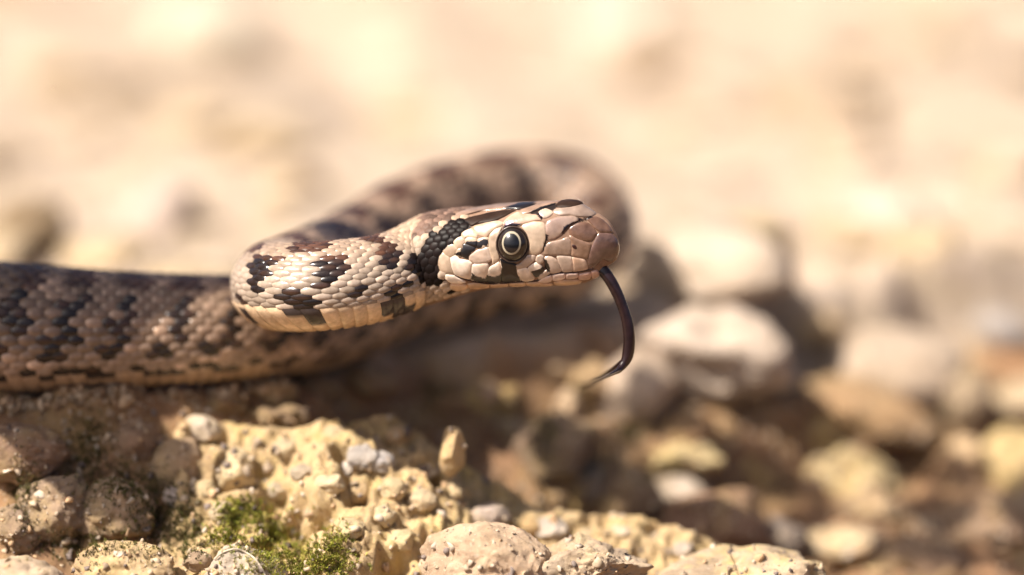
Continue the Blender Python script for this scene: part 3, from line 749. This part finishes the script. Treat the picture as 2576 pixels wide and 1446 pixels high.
def head_lookup(xy, far=False):
    """side-view points (r1) -> surface point and normal of the near flank of the head"""
    X, V = r1x(xy[:, 0]), r1y(xy[:, 1])
    fi = np.clip(np.interp(X, hx0, np.arange(len(hx0))), 0, len(hx0) - 1.001)
    s_, ph_ = np.zeros(len(X)), np.zeros(len(X))
    for k in range(len(X)):
        i0 = int(fi[k]); f = fi[k] - i0
        row = RG[nbody + i0] * (1 - f) + RG[nbody + i0 + 1] * f
        Vr = row @ UPC
        jt = int(np.argmax(Vr)); jt = jt - NJ if jt > NJ * 0.6 else jt
        jb = int(np.argmin(Vr))
        if jb < jt: jb += NJ
        idx = np.arange(jt, jb + 1)
        vals = Vr[idx % NJ]
        o = np.argsort(vals)
        ph_[k] = np.interp(V[k], vals[o], idx[o]) / NJ * 2 * math.pi
        s_[k] = np.interp(nbody + fi[k], np.arange(NI), sarc)
    return s_, ph_

RINGK = [(1.0, -0.006), (0.975, 0.002), (0.93, 0.0062), (0.87, 0.0094), (0.79, 0.0118), (0.69, 0.0136), (0.57, 0.0147), (0.43, 0.0153), (0.29, 0.0156), (0.15, 0.0158)]
def chaikin(p, n=2):
    for _ in range(n):
        q = np.roll(p, -1, 0)
        p = np.stack([0.88 * p + 0.12 * q, 0.12 * p + 0.88 * q], 1).reshape(-1, 2)
    return p
def plate_mesh(poly, color, seed, inset=3.0, nb_=56):
    p = chaikin(np.asarray(poly, float), 2)
    d = np.r_[0, np.cumsum(np.linalg.norm(np.diff(np.vstack([p, p[:1]]), axis=0), axis=1))]
    pp = np.vstack([p, p[:1]])
    t = np.linspace(0, d[-1], nb_, endpoint=False)
    p = np.stack([np.interp(t, d, pp[:, 0]), np.interp(t, d, pp[:, 1])], -1)
    c = p.mean(0)
    L = np.linalg.norm(p - c, axis=1, keepdims=True)
    p = c + (p - c) * np.maximum(1 - inset / np.maximum(L, 1), 0.5)
    pts, hh = [], []
    for k, h in RINGK:
        pts.append(c + (p - c) * k); hh += [h] * nb_
    pts.append(c[None]); hh.append(0.0158)
    pts = np.vstack(pts); hh = np.array(hh)
    s_, ph_ = head_lookup(pts)
    col = np.tile(np.array(color), (len(pts), 1))
    big = np.stack([pts[:, 0] * 0.02, pts[:, 1] * 0.02, np.full(len(pts), seed * 3.7)], -1)
    col *= (1 + 0.15 * fbm(big, 1.0, 3, 91))[:, None]
    tan = (np.clip(fbm(big, 0.7, 2, 95) + 0.1, 0, 1) * (0.5 if kind == 'u' else 0.2))[:, None]
    col = col * (1 - tan) + col * np.array([0.62, 0.50, 0.40]) * tan
    edge = np.concatenate([np.full(nb_, k) for k, _ in RINGK] + [[0]])
    col *= (1 + 0.16 * smooth(0.6, 0.95, edge))[:, None]
    jit = np.stack([fbm(big, 2.5, 2, 92), fbm(big, 2.5, 2, 93)], -1) * 3
    mk = mark(pts + jit)
    col[mk] = np.array([0.010, 0.007, 0.007])
    nR = len(RINGK)
    f = [(r * nb_ + j, r * nb_ + (j + 1) % nb_, (r + 1) * nb_ + (j + 1) % nb_, (r + 1) * nb_ + j) for r in range(nR - 1) for j in range(nb_)]
    f += [((nR - 1) * nb_ + j, (nR - 1) * nb_ + (j + 1) % nb_, nR * nb_) for j in range(nb_)]
    return s_, ph_, hh, col, f
PCOLS = []
for k, (c, kind, poly) in enumerate(PL):
    s_, ph_, hh, col, f = plate_mesh(poly, c, k, -9.0 if kind != 'l' else -5.0)
    plate_mat = M_irid if k in (21, 25, 27) else M_skin if c == DKB else M_snout if k in (16, 17, 18, 19, 20) else M_plate
    for side in ((1,) if kind == 'c' else (1, -1)):
        if side < 0 and (np.min(ph_) < 0.15 or k in (21, 25, 27)): continue
        P3, N3 = surf(s_, ph_ * side)
        fac = hh.copy()
        if kind == 'l': fac = hh * 1.3
        q = P3 + N3 * fac[:, None]
        part(mesh_obj('head_plate', q, f if side < 0 else [t[::-1] for t in f], plate_mat, None, col))

# ------------------------------------------------------------------ body scales and belly scutes
NROW = 30
def vent_phi(s):
    return np.interp(s, [0, S_HEAD - 3.5, S_HEAD - 2.5, S_HEAD, S_HEAD + 0.6], [R(122), R(122), R(108), R(110), R(112)])
def scale_len(s):
    r = np.interp(s, sarc, rad)
    return 0.03 + 0.185 * r
def lattice(s0, s1, nrow, pv_of, len_of):
    out, s = [], s0
    while s < s1:
        L = float(len_of(s)); pv = float(pv_of(s)); wphi = 2 * pv / nrow
        for r in range(nrow):
            out.append((s + (L / 2 if r % 2 else 0), -pv + wphi * (r + 0.5), L, wphi, r in (0, nrow - 1)))
        s += L
    return out
NT, NW = 7, 5
tt, ww = np.meshgrid(np.linspace(0, 1, NT), np.linspace(-1, 1, NW), indexing='ij')
tt, ww = tt.ravel(), ww.ravel()
prof = np.sin(np.pi * np.clip(0.06 + 0.90 * tt, 0, 1)) ** 0.55
sc_f = grid_faces(NT, NW)[:, ::-1]
# neck markings, side view in the 2576 picture space
def reg2(pts): return [((880 + .3416 * x) / 1.59, (880 + .3416 * y) / 1.59) for x, y in pts]
NECK_BLACK = [reg2(p) for p in (
 [(240,240),(480,200),(520,330),(420,380),(250,390)], [(380,440),(560,410),(740,450),(730,540),(620,610),(560,700),(540,830),(420,860),(360,800),(360,620)],
 [(830,290),(1000,260),(1350,250),(1330,330),(1180,380),(1000,370),(880,400),(820,360)], [(1140,480),(1300,450),(1450,420),(1570,420),(1540,560),(1480,660),(1450,720),(1280,780),(1160,760),(1150,640)],
 [(1630,200),(1900,160),(1900,260),(1700,290)], [(1840,340),(1950,280),(2100,290),(2110,420),(2110,560),(1960,610),(1900,520)],
 [(860,820),(1030,830),(1080,900),(1230,960),(1250,1010),(1330,1180),(1130,1190),(960,1080),(870,980),(770,970),(760,900)], [(1520,860),(1620,800),(1740,740),(1790,800),(1640,910),(1530,920)],
 [(1990,740),(2090,740),(2150,850),(2240,880),(2330,1060),(2220,1080),(2060,1100),(1930,1060),(1960,900)], [(160,880),(270,880),(370,1020),(420,1120),(480,1260),(400,1280),(330,1130),(280,980),(170,930)])]
def side_px(P3):
    return P3[:, 0] * PPC + 1288, 723 - (P3 @ UPC) * PPC
CROWN = [(380,330),(420,240),(500,180),(700,150),(960,140),(930,205),(830,248),(740,258),(640,296),(540,360),(470,415),(380,450),(330,430)]
def scale_colour(s, ph, P3, N3, h1, h2):
    """one tone per scale; s along the body, ph angle from the back (signed)"""
    n = len(s)
    aph = np.degrees(np.abs(ph))
    pale = smooth(S_HEAD - 2.7, S_HEAD - 1.7, s)[:, None]
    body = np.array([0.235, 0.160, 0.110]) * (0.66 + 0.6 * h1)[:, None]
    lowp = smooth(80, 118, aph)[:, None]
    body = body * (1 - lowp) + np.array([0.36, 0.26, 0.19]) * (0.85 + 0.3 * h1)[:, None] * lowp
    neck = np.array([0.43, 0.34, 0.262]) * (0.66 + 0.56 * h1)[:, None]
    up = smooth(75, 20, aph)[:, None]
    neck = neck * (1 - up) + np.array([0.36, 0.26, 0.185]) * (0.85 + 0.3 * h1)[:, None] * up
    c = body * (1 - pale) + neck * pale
    fore = (smooth(S_HEAD - 8.5, S_HEAD - 6.0, s) * (1 - pale[:, 0]))[:, None]
    c = c * (1 + 0.15 * fore)
    lt = (h2 > 0.86) & (pale[:, 0] < 0.5)
    c[lt] *= 1.65
    # blotches: dark saddles on the back, black bars on the flank, spots low down
    s1 = S_HEAD - 8.2
    f = np.where(s < s1, s / 0.50, s1 / 0.50 + (s - s1) / 0.85)
    cell = np.floor(f)
    wob = (_hash(cell.astype(np.int64), 3, 5, 1) - 0.5) * 0.14
    fr = f - cell + wob
    sd = np.sign(ph)
    sad = (aph < 34 + 10 * (h1 - .5)) & (np.abs(fr - 0.5) < 0.27 + 0.1 * (h2 - .5))
    flank = (aph > 38) & (aph < 90) & (np.abs(((fr + 0.22 + 0.1 * np.sin(aph * 0.11)) % 1) - 0.5) < 0.165 + 0.2 * (h2 - .5))
    low = (aph > 88) & (aph < 106) & (np.abs(((fr + 0.58) % 1) - 0.5) < 0.2)
    flank = (flank & (h1 > 0.16)) | ((aph > 35) & (h1 > 0.94))
    low2 = (aph > 111) & (np.abs(((fr + 0.95) % 1) - 0.5) < 0.16)
    dk = np.array([0.018, 0.012, 0.010])
    br = np.array([0.07, 0.036, 0.024])
    onb = pale[:, 0] < 0.55
    c[sad & onb] = br * (0.7 + 0.6 * h1[sad & onb])[:, None]
    for m in (flank, low, low2):
        m = m & onb
        c[m] = dk * (0.7 + 0.8 * h1[m])[:, None]
    # neck
    px, py = side_px(P3)
    near = (N3 @ FWD < 0.35) & ~onb & (s < S_HEAD + 0.25)
    for p in NECK_BLACK:
        m = near & in_poly(px, py, p)
        top = m & (aph < 42)
        c[m] = np.array([0.014, 0.0095, 0.009]) * (0.7 + 0.8 * h1[m])[:, None]
        c[top] = np.array([0.06, 0.028, 0.018]) * (0.6 + 0.9 * h1[top])[:, None]
    farm = ~onb & ~near & (N3 @ FWD >= 0.35) & ((sad | flank | low))
    r1 = to_r1(P3)
    cr = in_poly(r1[:, 0], r1[:, 1], CROWN) & (s > S_HEAD - 0.5)
    c[cr] = np.array([0.16, 0.102, 0.078]) * (0.5 + 0.9 * h1[cr])[:, None]
    hm = mark(r1) & (s > S_HEAD - 0.7)
    c[hm] = np.array([0.010, 0.0065, 0.006]) * (0.6 + 1.0 * h1[hm])[:, None]
    return c
plate_polys = [np.asarray(p) for _, _, p in PL]
cells = lattice(0.3, S_HEAD - 0.22, NROW, vent_phi, scale_len)
cells += lattice(S_HEAD - 0.15, S_HEAD + 0.62, 35, lambda s: R(146), lambda s: 0.09)
cells = np.array(cells)
cells[:, 0] += rng.normal(0, 0.006, len(cells)); cells[:, 1] += rng.normal(0, 0.010, len(cells))
Pc, Nc = surf(cells[:, 0], cells[:, 1])
keep = np.ones(len(cells), bool)
onhead = cells[:, 0] > S_HEAD + 0.05
r1c = to_r1(Pc)
inpl = np.zeros(len(cells), bool)
for p in plate_polys:
    c = p.mean(0); q = c + (p - c) * 1.02
    inpl |= in_poly(r1c[:, 0], r1c[:, 1], q)
keep &= ~(onhead & inpl)
keep &= ~(onhead & (r1c[:, 0] > 930))
cells, Pc, Nc = cells[keep], Pc[keep], Nc[keep]
h1 = rng.uniform(size=len(cells)); h2 = rng.uniform(size=len(cells))
ccol = scale_colour(cells[:, 0], cells[:, 1], Pc, Nc, h1, h2)
def scale_geo(k):
    s, ph, L, wphi, edge = cells[k]
    r = float(np.interp(s, sarc, rad)); w = wphi * r
    half = (0.92 if not edge else 0.95) * w
    ls = s + L * (0.60 - 1.22 * tt)                        # tip points to the tail
    lp = ph + ww * prof * half / r
    P3, N3 = surf(ls, lp)
    dome = (1 - ww ** 2)
    hgt = 0.003 + (0.20 if s < S_HEAD - 0.2 else 0.06) * w * dome * np.sin(np.pi * np.clip(tt * 0.92 + 0.04, 0, 1)) ** 0.6 + 0.17 * w * tt
    rim = (np.abs(ww) > 0.99) | (tt > 0.999)
    hgt = np.where(rim, hgt - 0.14 * w, hgt)
    hgt = np.where(tt < 0.01, -0.01, hgt)
    col = np.tile(ccol[k], (len(tt), 1))
    dark = ccol[k].sum() < 0.2
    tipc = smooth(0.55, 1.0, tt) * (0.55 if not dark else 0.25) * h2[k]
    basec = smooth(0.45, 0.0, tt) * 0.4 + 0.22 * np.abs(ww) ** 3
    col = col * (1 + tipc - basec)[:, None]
    if dark and s < S_HEAD - 0.2:                          # many dark scales keep a reddish brown heart
        col = col + np.array([0.075, 0.034, 0.018]) * (max(h2[k] - 0.35, 0) * 1.2 * (1 - np.abs(ww)) * np.sin(np.pi * tt))[:, None]
    elif s < S_HEAD - 0.2:                                 # greyer middle on the pale ones
        col = col * (1 - np.array([0.14, 0.13, 0.08]) * (h1[k] * (1 - ww ** 2) * np.sin(np.pi * tt))[:, None])
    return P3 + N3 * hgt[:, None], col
# the 300 scales that show largest: nearest to the viewer on the neck and on the left body
uu, vv = side_px(Pc)
facing = -(Nc @ FWD)
vis = (facing > 0.15) & (uu > 0) & (uu < 2576) & ((cells[:, 0] < 8.5) | (cells[:, 0] > S_HEAD - 2.6))
score = np.where(vis, facing * cells[:, 2] * cells[:, 3] * np.interp(cells[:, 0], sarc, rad) * np.where(cells[:, 0] > S_HEAD - 2.6, 2.2, 1.0), -1)
order = np.argsort(-score)
single = set(order[:300].tolist())
av, af, ac, base, on_head = [], [], [], 0, []
for k in range(len(cells)):
    q, col = scale_geo(k)
    if k in single:
        part(mesh_obj('scale', q, sc_f, M_skin if cells[k][0] > S_HEAD - 0.16 else M_scale, None, col))
    else:
        av.append(q); ac.append(col); af.append(sc_f + base); base += len(q); on_head.append(np.full(len(sc_f), cells[k][0] > S_HEAD - 0.16))
so = part(mesh_obj('scales', np.vstack(av), np.vstack(af), M_scale, None, np.vstack(ac)))
so['kind'] = 'stuff'
so.data.materials.append(M_skin)
so.data.polygons.foreach_set('material_index', np.concatenate(on_head).astype(np.int32))

# belly scutes
NTB, NPB = 7, 27
tb, pbb = np.meshgrid(np.linspace(0, 1, NTB), np.linspace(-1, 1, NPB), indexing='ij')
tb, pbb = tb.ravel(), pbb.ravel()
sf = grid_faces(NTB, NPB)[:, ::-1]
s = 0.4; bvs, bfs, bcs, base = [], [], [], 0
while s < S_HEAD - 0.06:
    L = float(scale_len(s)) * 1.12
    pv = float(vent_phi(s)) - R(5)
    half = math.pi - pv
    ls = s + L * (0.56 - 1.10 * tb) - 0.05 * pbb ** 2
    lp = math.pi + pbb * half
    P3, N3 = surf(ls, lp)
    hgt = 0.004 + 0.020 * tb + 0.012 * np.sin(np.pi * tb) 
    rim = (np.abs(pbb) > 0.99) | (tb > 0.999)
    hgt = np.where(rim, hgt - 0.022, hgt); hgt = np.where(tb < 0.01, -0.01, hgt)
    pale = smooth(S_HEAD - 3.3, S_HEAD - 2.0, s)
    basec = np.array([0.42, 0.30, 0.20]) * (1 - pale) + np.array([0.70, 0.51, 0.33]) * pale
    basec = basec * rng.uniform(0.9, 1.08)
    col = np.tile(basec, (len(tb), 1)) * (1 - 0.25 * smooth(0.25, 0, tb))[:, None]
    Pm, Nm = surf(ls * 0 + s, lp)
    px, py = side_px(Pm)
    if pale > 0.5:
        for p in NECK_BLACK:
            m = in_poly(px, py, p) & (Nm @ FWD < 0.2)
            col[m] = np.array([0.045, 0.035, 0.035])
    else:
        if (int(s / 0.27) % 2) == 0:
            col[np.abs(pbb) > (0.80 if s < S_HEAD - 11 else 0.45)] = (0.04, 0.03, 0.025)
    q = P3 + N3 * hgt[:, None]
    if s > S_HEAD - 3.2:
        part(mesh_obj('belly_scute', q, sf, M_scale, None, col))
    else:
        bvs.append(q); bcs.append(col); bfs.append(sf + base); base += len(q)
    s += float(scale_len(s)) * 0.97
bo = part(mesh_obj('belly_scutes', np.vstack(bvs), np.vstack(bfs), M_scale, None, np.vstack(bcs)))
bo['kind'] = 'stuff'

# ------------------------------------------------------------------ eyes
M_eye = plain('eye_dark', (0.014, 0.008, 0.006), 0.2, 0.5, 0.5, 9, 0.5)
M_iris = plain('iris_ring', (0.40, 0.35, 0.255), 0.25, 0.5, 1.0, 20, 0.15)
M_pupil = plain('pupil', (0.004, 0.004, 0.006), 0.20, 0.6, 1.0, coat_r=0.19)
for _m in (M_eye, M_pupil, M_iris):
    _b = _m.node_tree.nodes['Principled BSDF']; _b.inputs['Coat IOR'].default_value = 1.6; _b.inputs['Coat Roughness'].default_value = 0.2; _b.inputs['Coat Weight'].default_value = 1.0; _b.inputs['Roughness'].default_value = 0.6; _b.inputs['Specular IOR Level'].default_value = 0.1
s_, ph_ = head_lookup(np.array([[1268.0, 505.0]]))
for side in (1, -1):
    P3, N3 = surf(s_, ph_ * side)
    n = N3[0]; c0 = P3[0]
    if side > 0: n = n * 0.75 + TW * 0.25; n /= np.linalg.norm(n)
    ax = np.array([1.0, 0, 0]) - n * n[0]; ax /= np.linalg.norm(ax)
    uy = np.cross(n, ax); uy = uy if uy[2] > 0 else -uy
    RX, RY, RD = 0.162, 0.176, 0.165
    cen0 = c0 - n * 0.058
    def cap(r0, r1, nr, off, cx, cy, rx, ry):
        """part of the eyeball dome between relative radii r0..r1 of an ellipse (rx, ry) centred at (cx, cy)"""
        pts = []
        ang = np.linspace(0, 2 * math.pi, 48, endpoint=False)
        for rr in np.linspace(r0, r1, nr):
            X, Y = cx + rx * rr * np.cos(ang), cy + ry * rr * np.sin(ang)
            k = 1 - (X / RX) ** 2 - (Y / RY) ** 2
            Z = np.sign(k) * np.sqrt(np.abs(k)) * RD
            pts.append(cen0 + X[:, None] * ax + Y[:, None] * uy + (Z + off)[:, None] * n)
        return np.vstack(pts), grid_faces(nr, 48, True)
    def orient(vs, fs):
        a, b, c = vs[fs[0][0]], vs[fs[0][1]], vs[fs[0][2]]
        return fs if np.dot(np.cross(b - a, c - a), n) > 0 else fs[:, ::-1]
    v1, f1 = cap(0.002, 1.0, 26, 0.0, 0, 0, RX, RY)
    eye = part(mesh_obj('eye', v1, orient(v1, f1), M_eye))
    icx, icy = -0.008, 0.018
    v2, f2 = cap(0.825, 1.0, 8, 0.0022, icx, icy, 0.092, 0.113)
    ir = mesh_obj('iris', v2, orient(v2, f2), M_iris); ir.parent = eye
    v3, f3 = cap(0.002, 1.0, 14, 0.0030, icx, icy, 0.0765, 0.0938)
    pu = mesh_obj('pupil', v3, orient(v3, f3), M_pupil); pu.parent = eye
    eyerim = []
    ang = np.linspace(0, 2 * math.pi, 64, endpoint=False)
    tube = np.linspace(0, 2 * math.pi, 8, endpoint=False)
    for t in tube:
        rr = 0.0085
        k = 1.0 + rr / RX * np.cos(t)
        Z = 0.012 + rr * np.sin(t)
        eyerim.append(c0 - n * 0.006 + (RX * 0.965 * k * np.cos(ang))[:, None] * ax + (RY * 0.965 * k * np.sin(ang))[:, None] * uy + Z * n)
    er = np.vstack(eyerim)
    ff = grid_faces(9, 64, True); ff = ff % (8 * 64)
    rc = np.tile(np.array([0.05, 0.03, 0.022]), (len(er), 1))
    part(mesh_obj('eyelid_ring', er, ff, M_plate, None, rc))

# nostrils
M_hole = plain('nostril', (0.03, 0.008, 0.006), 0.4)
ns, nph = head_lookup(np.array([[1829.0, 528.0]]))
for side in (1, -1):
    P3, N3 = surf(ns, nph * side)
    v, f = ico(2)
    axn = np.array([0.75, 0, -0.65]); n = N3[0]; axn -= n * (axn @ n); axn /= np.linalg.norm(axn); by = np.cross(n, axn)
    q = P3[0] + n * 0.012 + v[:, :1] * axn * 0.034 + v[:, 1:2] * by * 0.02 + v[:, 2:] * n * 0.006
    part(mesh_obj('nostril', q, f, M_hole))

# ------------------------------------------------------------------ tongue
M_tongue = plain('tongue', (0.016, 0.007, 0.008), 0.26, 0.5, 0.2, 14, 0.35)
def tube(name, pts, mat, flat=0.8, n=16):
    P = catmull(np.array(pts), 10)
    Tn = np.gradient(P[:, :3], axis=0); Tn /= np.linalg.norm(Tn, axis=1)[:, None]
    A = np.cross(Tn, TW); A /= np.linalg.norm(A, axis=1)[:, None]
    B = np.cross(A, Tn)
    ang = np.linspace(0, 2 * math.pi, n, endpoint=False)
    rg = np.array([P[i, :3] + P[i, 3] * (np.cos(ang)[:, None] * A[i] + flat * np.sin(ang)[:, None] * B[i]) for i in range(len(P))])
    vs = np.vstack([rg.reshape(-1, 3), P[:1, :3], P[-1:, :3]])
    m = len(P)
    fs = [tuple(f) for f in grid_faces(m, n, True)] + [(m * n, (j + 1) % n, j) for j in range(n)] + [(m * n + 1, (m - 1) * n + j, (m - 1) * n + (j + 1) % n) for j in range(n)]
    return mesh_obj(name, vs, fs, mat)
d0 = -(2085 - 1270) * K1 * YAW
def tp(u, v, d, w): return np.append(at(u, v, d), w * 0.98 / PPC / 2)
tongue = part(tube('tongue', [tp(1490, 655, d0 + .05, 24), tp(1509, 672, d0, 32), tp(1528, 694, d0 - .02, 30), tp(1545, 722, d0 - .02, 29), tp(1566, 770, d0, 27), tp(1579, 815, d0 + .02, 29), tp(1583, 858, d0 + .04, 30), tp(1578, 898, d0 + .06, 28), tp(1567, 920, d0 + .06, 19), tp(1559, 931, d0 + .06, 12)], M_tongue))
for pts in ([tp(1571, 912, d0 + .06, 20), tp(1559, 928, d0 + .02, 17), tp(1545, 937, d0 - .15, 12), tp(1527, 946, d0 - .5, 8), tp(1505, 954, d0 - .95, 5), tp(1488, 958, d0 - 1.3, 3)],
            [tp(1568, 910, d0 + .07, 16), tp(1545, 928, d0 + .4, 13), tp(1510, 950, d0 + 1.0, 10), tp(1480, 966, d0 + 1.5, 8), tp(1462, 968, d0 + 1.8, 5), tp(1456, 962, d0 + 1.95, 3)]):
    k = tube('tongue_tip', pts, M_tongue); k.parent = tongue
# seam of the closed lips
lp_ = np.array([(740,784),(800,811),(875,832),(950,848),(1060,860),(1225,852),(1345,842),(1450,836),(1498,829),(1540,803),(1612,776),(1700,762),(1820,757),(1945,737),(1998,727)], float)
ls_, lph_ = head_lookup(lp_)
for side in (1, -1):
    P3, N3 = surf(ls_, lph_ * side)
    part(tube('lip_seam', [np.append(p_ + n_ * 0.004, 0.0075) for p_, n_ in zip(P3, N3)], M_hole, 1.0, 8))
# dark gap of the mouth where the tongue leaves
v, f = ico(3)
q = at(1507, 676, d0 + .07) + v[:, :1] * np.array([1, 0, 0]) * 0.075 + v[:, 1:2] * TW * 0.07 + v[:, 2:] * UPC * 0.062
part(mesh_obj('mouth_opening', q, f, plain('mouth_dark', (0.02, 0.006, 0.006), 0.5)))
# ------------------------------------------------------------------ moss, grit and rootlet
allv, allf, base = [], [], 0
for vv_, ff_ in solids:
    if ff_.shape[1] == 4: ff_ = np.vstack([ff_[:, :3], ff_[:, [0, 2, 3]]])
    allv.append(vv_); allf.append(ff_ + base); base += len(vv_)
BVH = BVHTree.FromPolygons(np.vstack(allv).tolist(), np.vstack(allf).tolist())
CV = Vector(CAM)
def sight(u, v):
    """where the sight line through picture place (u, v) first meets rock or ground"""
    h = BVH.ray_cast(CV, Vector(at(u, v, 0) - CAM).normalized())
    return (np.array(h[0]), np.array(h[1])) if h[0] is not None else (None, None)
def blades(spots, name, label, per, hgt, cols, seed):
    rs = np.random.default_rng(seed)
    V, F, K = [], [], []
    for (u, v, ru, rv, n) in spots:
        for _ in range(int(n * 3.2)):
            a = rs.normal(size=2) * 0.42
            p, nn = sight(u + a[0] * ru, v + a[1] * rv)
            if p is None: continue
            if nn @ (p - CAM) > 0: nn = -nn
            c = np.array(cols[rs.integers(len(cols))]) * rs.uniform(0.6, 1.3)
            for _b in range(per):
                dr = nn * 0.6 + np.array([0, -0.1, 0.9]) + rs.normal(size=3) * 0.55; dr /= np.linalg.norm(dr)
                sd = np.cross(dr, rs.normal(size=3)); sd /= np.linalg.norm(sd)
                h = hgt * rs.uniform(0.5, 1.4); w = h * 0.14
                o = p + rs.normal(size=3) * hgt * 0.35
                i = len(V)
                V += [o - sd * w, o + sd * w, o + dr * h * 0.55 + sd * w * 0.8, o + dr * h * 0.55 - sd * w * 0.8, o + dr * h + rs.normal(size=3) * h * 0.12]
                F += [(i, i + 1, i + 2, i + 3), (i + 3, i + 2, i + 4)]
                K += [c] * 5
    o = mesh_obj(name, np.array(V), F, M_moss, None, np.array(K))
    tag(o, label, None, None, 'stuff')
G1 = [(0.28, 0.30, 0.04), (0.36, 0.36, 0.06), (0.18, 0.21, 0.035), (0.42, 0.37, 0.09), (0.26, 0.20, 0.07)]
G2 = [(0.09, 0.10, 0.022), (0.13, 0.12, 0.03), (0.06, 0.07, 0.02), (0.12, 0.09, 0.035)]
blades([(640, 1300, 110, 60, 90), (720, 1400, 170, 70, 200), (800, 1420, 110, 50, 130), (600, 1290, 60, 40, 60), (690, 1345, 60, 40, 70), (840, 1370, 50, 60, 60), (560, 1350, 60, 40, 50)], 'moss',
       'bright green moss in the sunlit hollow of the lichen rock', 11, 0.028, G1, 3)
blades([(225, 1130, 70, 110, 120), (330, 1215, 150, 60, 130), (420, 1310, 110, 100, 190), (210, 1370, 170, 50, 120), (60, 1230, 60, 90, 70), (480, 1350, 60, 70, 80), (1370, 1090, 50, 90, 60), (1590, 1085, 70, 40, 60), (1690, 1180, 120, 50, 50), (1100, 990, 60, 60, 40)], 'moss',
       'dark green moss in the shaded crevices below the snake', 8, 0.024, G2, 4)
rs = np.random.default_rng(11)
gvv, gff, gcc, base = [], [], [], 0
iv, iff = ico(1)
for k in range(2600):
    u, v = rs.uniform(-60, 2640), rs.uniform(1010, 1450) if k % 5 else rs.uniform(830, 1450)
    p, nn = sight(u, v)
    if p is None or p[1] > 9: continue
    sz = 0.008 + 0.045 * rs.uniform() ** 4
    q = iv * rs.uniform(0.45, 1.3, 3) + rs.normal(size=iv.shape) * 0.3
    gvv.append(p + q * sz); gff.append(iff + base); base += len(iv)
    c = np.array([(0.5, 0.4, 0.28), (0.5, 0.42, 0.33), (0.36, 0.28, 0.2), (0.2, 0.16, 0.14), (0.5, 0.34, 0.2)][rs.integers(5)]) * rs.uniform(0.8, 1.15)
    gcc.append(np.tile(c, (len(iv), 1)))
for k in range(420):                       # grains pressed along the belly of the left body
    u = rs.uniform(-40, 930)
    p, nn = sight(u, np.interp(u, [0, 300, 600, 930], [1008, 984, 966, 905]) + rs.uniform(-12, 30))
    if p is None: continue
    q = iv * rs.uniform(0.45, 1.3, 3) + rs.normal(size=iv.shape) * 0.3
    gvv.append(p + q * (0.012 + 0.05 * rs.uniform() ** 2)); gff.append(iff + base); base += len(iv)
    gcc.append(np.tile(np.array([(0.34, 0.24, 0.15), (0.25, 0.165, 0.1), (0.42, 0.33, 0.23)][rs.integers(3)]) * rs.uniform(0.7, 1.2), (len(iv), 1)))
go = mesh_obj('gravel', np.vstack(gvv), np.vstack(gff), M_grit, None, np.vstack(gcc), True)
tag(go, 'fine grit and sand grains lying on the rocks', None, None, 'stuff')
# pale rootlet over the beige rock at the bottom edge
pts = []
for (u, v) in [(540, 1408), (556, 1394), (575, 1385), (597, 1382), (618, 1390), (640, 1405), (655, 1425), (668, 1450)]:
    p, nn = sight(u, v)
    if p is None: continue
    pts.append(np.append(p - FWD * 0.02 + np.array([0, 0, 0.006]), 0.009))
ro = tube('rootlet', pts, plain('rootlet', (0.5, 0.42, 0.32), 0.6))
tag(ro, 'thin pale rootlet lying across the beige rock at the bottom edge', 'root')
